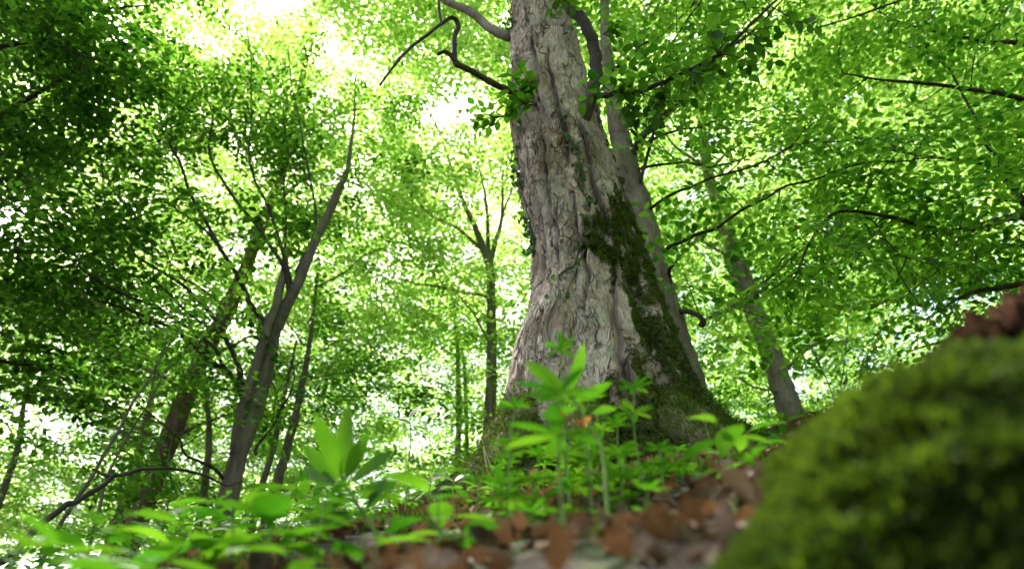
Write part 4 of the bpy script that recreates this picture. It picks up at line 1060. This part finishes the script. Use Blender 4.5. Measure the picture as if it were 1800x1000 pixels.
def whorl_plant(label, px, py, d, size, whorls=2, nleaf=7, lean=(0, 0), mat='herb', dead=False, tilt=.2):
    top, base = grounded(px, py, d); base[0] += lean[0]; base[1] += lean[1]; base[2] = float(ground(base[0], base[1])) - .01
    if top[2] < base[2] + .04: top[2] = base[2] + .04
    root = thing("woodruff", label, "plant", base, "whorled woodruff plants")
    mid = (top + base) / 2 + rng.normal(0, .01, 3); pa = smooth_path([base, mid, top], 10)
    m = MB(); m.tube(pa, np.linspace(.0028, .0014, len(pa)), 6); m.build("stem", M['stem'], root)
    P_, D_, N_, S_ = [], [], [], []
    for w in range(whorls):
        i = len(pa) - 1 - int(w * (len(pa) - 1) * .30); c = pa[i]
        for k in range(nleaf):
            a = k * 2 * math.pi / nleaf + w * .5 + rng.normal(0, .12)
            P_.append(c); D_.append([math.cos(a), math.sin(a), tilt * (1.6 if w == 0 else .5) + rng.normal(0, .12)]); N_.append([rng.normal(0, .15), rng.normal(0, .15), 1]); S_.append(size * rng.uniform(.8, 1.1) * (.85 if w == 0 else 1.05))
    v, f = leaves(np.array(P_), np.array(D_), np.array(N_), np.array(S_), T_LANCE)
    mesh_obj("leaves", v, f, M[mat], root)
W = [("tallest whorled plant in front of the trunk, topmost star of leaves", 985, 615, 1.75, .065, 3, 8),
     ("bright star of narrow leaves in front of the mossy right side of the trunk", 1115, 682, 1.7, .06, 2, 8),
     ("whorled plant with a large blurred upper leaf fan left of the trunk centre", 985, 690, 1.15, .085, 2, 6),
     ("small whorled plant low on the left edge of the trunk", 905, 715, 1.5, .05, 2, 7),
     ("whorled plant just below the bright star on the right", 1085, 745, 1.65, .06, 3, 8),
     ("whorled plant in the clump centre below the trunk", 1030, 770, 1.6, .055, 3, 8),
     ("low whorled plant left in the clump below the trunk", 950, 800, 1.6, .055, 3, 8),
     ("low whorled plant right in the clump below the trunk", 1100, 800, 1.5, .055, 3, 7),
     ("whorled plant at the lower left of the moss mound", 880, 850, 1.35, .055, 2, 7),
     ("dark green whorled plant in the lower middle", 1000, 860, 1.3, .055, 2, 8),
     ("whorled plant leaning left under the clump", 935, 900, 1.2, .05, 2, 7),
     ("whorled plant at the right of the moss mound", 1160, 790, 1.55, .045, 2, 7),
     ("tiny whorled plant beside the dead leaves", 1140, 860, 1.2, .04, 2, 7),
     ("young whorled plant in front of the lower trunk centre", 1045, 700, 1.9, .05, 2, 8)]
for lab, px, py, d, s, wn_, nl in W: whorl_plant(lab, px, py, d, s, wn_, nl)
for _ in range(26):                                          # the thick clump, nothing tells these apart
    whorl_plant("one of the small whorled plants crowding in the green clump below the thick trunk", rng.uniform(840, 1190), rng.uniform(775, 905), rng.uniform(1.5, 2.4), rng.uniform(.04, .055), 3, int(rng.integers(6, 9)))

def broad_plant(label, px, py, d, size, n=6, spread=.06, group="blurred broad-leaved plants", mat='herb', lance=False, cat="plant", name="broad_leaved_plant", up=.35, tmpl=None, hz=None):
    top, base = grounded(px, py, d)
    if top[2] < base[2] + .05: base[2] = top[2] - .05
    root = thing(name, label, cat, base, group)
    pa = smooth_path([base, (base + top) / 2 + rng.normal(0, .012, 3), top], 8)
    m = MB(); m.tube(pa, np.linspace(.003, .0016, len(pa)), 6)
    P_, D_, N_, S_ = [], [], [], []
    for k in range(n):
        t = 1 - .55 * (k // 2) / max(1, n // 2); i = int(t * (len(pa) - 1)); c = pa[i]
        a = k * 2.4 + px * .1; dd = np.array([math.cos(a), math.sin(a), up + rng.normal(0, .15)]); st = c + unit(dd) * size * .22
        m.tube([c, (c + st) / 2 + [0, 0, .002], st], [.0013, .0011, .001], 4)
        P_.append(st); D_.append(dd + np.array([0, 0, -.25])); N_.append([rng.normal(0, .2), -.25, 1]); S_.append(size * rng.uniform(.75, 1.15))
    m.build("stem", M['stem'], root)
    T = tmpl or (T_LANCE if lance else T_OVATE)
    v, f = leaves(np.array(P_), np.array(D_), np.array(N_), np.array(S_), T); mesh_obj("leaves", v, f, M[mat], root)
B = [("broad blurred leaves low at the left, first clump from the corner", 175, 935, .85, .085, 8, False),
     ("dark blurred leaf at the bottom left corner", 30, 975, .75, .09, 6, False),
     ("blurred broad leaves below the red brown trunk", 330, 935, .9, .09, 6, False),
     ("rounded bright leaf in front of the foot of the multi-stemmed tree", 410, 895, .95, .09, 5, False),
     ("blurred leaves spreading right of the multi-stemmed tree foot", 480, 930, .9, .09, 6, False),
     ("blurred narrow-leaved plant just behind the tall one", 570, 870, .95, .10, 6, True),
     ("blurred leaves at the bottom between the tall plant and the brown leaf", 640, 940, .8, .08, 6, False),
     ("blurred leaf pair left of the moss mound", 770, 880, .85, .085, 5, False),
     ("green plant low before the left root", 850, 830, 1.1, .07, 5, True),
     ("dark green leaf cluster at the bottom left of the mound", 800, 945, .8, .06, 5, False),
     ("bright broad-leaved plant right of the mossy trunk foot", 1270, 750, 1.0, .06, 6, False),
     ("second broad-leaved plant above the dead leaves on the right", 1310, 765, 1.1, .06, 6, False),
     ("thin leaf plant at the bottom edge far left", 110, 985, .6, .08, 5, True),
     ("low leaf plant at the bottom edge below the red brown trunk", 260, 985, .7, .08, 5, False),
     ("low leaf plant at the bottom edge left of the tall plant", 520, 985, .75, .07, 5, False),
     ("small leaves under the bright right plant", 1225, 800, 1.2, .05, 5, False)]
for lab, px, py, d, s, n, lc in B: broad_plant(lab, px, py, d * 1.4, s * 1.25, n + 1, lance=lc, tmpl=None if lc else leaf_template('lance', 7, .25, -.2, .48))

# sharp seedlings left of the trunk
def seedling(label, pts, y0, lv, size, mat='leaf_pale', templ=None, name="beech_seedling", cat="seedling", group="seedlings left of the thick trunk", rs=.0032):
    """pts: stem pixels bottom to top; lv: (px, py, angle in the picture, size factor)"""
    top = [Q(a, b, y0) for a, b in pts]; base = top[0].copy(); base[2] = min(float(ground(base[0], base[1])), base[2]) - .01
    root = thing(name, label, cat, base, group)
    pa = smooth_path([base] + top, 8); m = MB(); m.tube(pa, np.linspace(rs, rs * .5, len(pa)), 6)
    P_, D_, N_, S_ = [], [], [], []
    R_ = np.array([1, 0, 0]); U_ = np.array([0, -SP, CP]); B_ = np.array([0, -CP, -SP])
    for px, py, ang, k in lv:
        p = Q(px, py, y0 + rng.normal(0, .02)); i = np.argmin(np.linalg.norm(pa - p, axis=1)); m.tube([pa[i], (pa[i] + p) / 2, p], [.0013, .0012, .001], 4)
        a = math.radians(ang); P_.append(p); D_.append(R_ * math.cos(a) + U_ * math.sin(a) + B_ * rng.normal(0, .25)); N_.append(B_ * (.40 if templ is None else 1.0) + np.array([0, 0, .8 if templ is None else .3]) + R_ * rng.normal(0, .3)); S_.append(size * k)
    m.build("stem", M['stem'], root)
    v, f = leaves(np.array(P_), np.array(D_), np.array(N_), np.array(S_), templ or leaf_template('ovate', 8, .25, -.12, .62)); mesh_obj("leaves", v, f, M[mat], root)
seedling("tallest seedling with five pale oval leaves left of the trunk foot", [(714, 880), (718, 820), (722, 770), (720, 735)], 2.35,
         [(720, 745, 165, 1.15), (722, 735, 55, .85), (726, 748, -25, .95), (718, 765, 200, .55), (720, 790, -105, .95)], .082)
seedling("short seedling with paired oval leaves below the tallest one", [(752, 890), (755, 860), (758, 845)], 2.4,
         [(756, 846, 160, .9), (758, 844, 20, .8), (756, 850, 90, .7), (752, 862, 210, .7)], .075)
seedling("small seedling with leaves held flat, left of the tallest seedling", [(684, 890), (686, 868), (688, 850)], 2.4,
         [(686, 852, 190, .8), (690, 850, 10, .9), (687, 862, 240, .7), (690, 870, -30, .6)], .075)
seedling("low seedling between the short seedling and the mossy root", [(795, 885), (797, 860), (798, 845)], 2.5,
         [(797, 846, 150, .7), (799, 846, 30, .8), (797, 858, -20, .7)], .075)

TL_ = leaf_template('lance', 8, .2, -.10, .26)
seedling("tall blurred plant with a fan of long narrow upright leaves, left of the trunk", [(668, 955), (640, 905), (612, 860), (600, 835)], 1.35,
         [(600, 840, 108, 1.15), (600, 838, 88, 1.2), (606, 842, 62, 1.0), (612, 850, 38, .95), (596, 846, 135, .9), (592, 850, 165, .85), (620, 866, 8, .8), (616, 868, 205, .8), (640, 900, 60, .7), (634, 900, 190, .8)],
         .115, mat='herb', templ=TL_, name="broad_leaved_plant", cat="plant", group="blurred broad-leaved plants", rs=.006)
seedling("blurred narrow-leaved shoot with a pale stem in front of the trunk", [(1060, 800), (1035, 745), (1010, 705), (1000, 690)], 1.3,
         [(1000, 694, 140, 1.1), (1000, 690, 70, 1.0), (1002, 700, 175, .9), (1010, 706, 30, .85), (1016, 716, 195, .8), (1022, 722, 5, .7)],
         .10, mat='herb', templ=TL_, name="broad_leaved_plant", cat="plant", group="blurred broad-leaved plants", rs=.0045)

# thin weeds at the crest on the right
def weed(label, stem, y0, leaves_):
    top = [Q(a, b, y0) for a, b in stem]; base = top[0].copy(); base[2] = min(base[2], float(ground(base[0], base[1]))) - .01
    root = thing("thin_weed", label, "weed", base, "thin weeds on the crest at the right")
    pa = smooth_path([base] + top, 8); m = MB(); m.tube(pa, np.linspace(.0028, .0012, len(pa)), 5); m.build("stem", M['ivy'], root)
    k = leaves_; ii = rng.integers(len(pa) // 3, len(pa), k); az = rng.uniform(0, 6.28, k)
    v, f = leaves(pa[ii], np.stack([np.cos(az), np.sin(az), np.full(k, .5)], -1), np.tile([0, -.4, 1.0], (k, 1)) + rng.normal(0, .3, (k, 3)), rng.uniform(.02, .045, k), T_LANCE)
    mesh_obj("leaves", v, f, M['ivy'], root)
weed("tallest thin weed standing upright right of the leaning pale trunk", [(1478, 700), (1484, 640), (1490, 570), (1497, 505), (1503, 440)], 2.35, 5)
weed("arching thin weed with buds left of the tallest weed", [(1462, 690), (1440, 640), (1420, 600), (1400, 560), (1392, 540)], 2.35, 7)
weed("low leafy weed tuft at the foot of the tallest weed", [(1475, 715), (1480, 690), (1490, 670)], 2.3, 22)
weed("short weed leaning right beside the moss boulder", [(1520, 700), (1528, 670), (1525, 640)], 2.2, 12)
weed("small dark weed above the dead leaves at the crest", [(1350, 725), (1352, 700), (1358, 680)], 2.6, 16)

fl = P(990, 735, 1.45)
for q_, (px, py, d, lab) in enumerate(((990, 735, 1.45, "small withered orange flower head on the clump before the trunk"), (1028, 745, 1.3, "rusty orange withered leaf bit right of the flower head"), (1240, 745, 2.2, "upright rusty brown leaf at the right foot of the trunk"))):
    c = P(px, py, d); b = np.array([c[0], c[1], float(ground(c[0], c[1]))]); root = thing("withered_flower" if q_ < 2 else "withered_leaf", lab, "flower" if q_ < 2 else "leaf", b)
    m = MB(); m.tube(smooth_path([b, (b + c) / 2 + [.004, 0, 0], c], 5), np.full(11, .0012), 5); m.build("stem", M['stem'], root)
    k = 7 if q_ < 2 else 1; sz = .018 if q_ < 2 else .04
    v, f = leaves(np.tile(c, (k, 1)), rng.normal(0, 1, (k, 3)) if q_ < 2 else np.array([[-.2, 0, 1.0]]), rng.normal(0, 1, (k, 3)) if q_ < 2 else np.array([[.2, -1.0, 0]]), np.full(k, sz), leaf_template('ovate', 4, .4, .3, .6)); mesh_obj("petals" if q_ < 2 else "blade", v, f, M['orange'] if q_ < 2 else M['dead'], root)

# ---- dark dead branch low at the left, dry curled strand by the trunk
def deadwood():
    pts = [(-80, 1010, 3.1, .018), (20, 975, 3.1, .017), (60, 935, 3.15, .019), (110, 893, 3.2, .018), (155, 868, 3.25, .016), (205, 835, 3.3, .014)]
    pa = smooth_path([Q(a, b, c) for a, b, c, r in pts], 8, .015)
    base = pa[0].copy()
    root = thing("dead_branch", "dark bare fallen branch slanting up at the lower left", "branch", base)
    m = MB(); m.tube(pa, np.linspace(.017, .011, len(pa)), 9, .3); m.build("limb", M['bark_dark'], root)
    for q in ([(203, 836, 3.3), (245, 826, 3.4), (300, 822, 3.5), (350, 832, 3.6), (395, 850, 3.7), (425, 848, 3.8)], [(200, 838, 3.3), (175, 830, 3.3), (160, 826, 3.3)]):
        pb = smooth_path([Q(*t) for t in q], 8, .01); m = MB(); m.tube(pb, np.linspace(.010, .004, len(pb)), 7, .2); m.build("twig", M['bark_dark'], root)
deadwood()
m = MB(); pa = smooth_path([Q(a, b, 2.6) for a, b in ((878, 905), (870, 870), (858, 830), (852, 800), (850, 785), (855, 800), (872, 845), (880, 905))], 8)
m.tube(pa, np.full(len(pa), .0022), 6); tag(m.build("dry_grass_blade", M['straw']), "pale dry curled strand standing by the mossy left root", "dry grass")
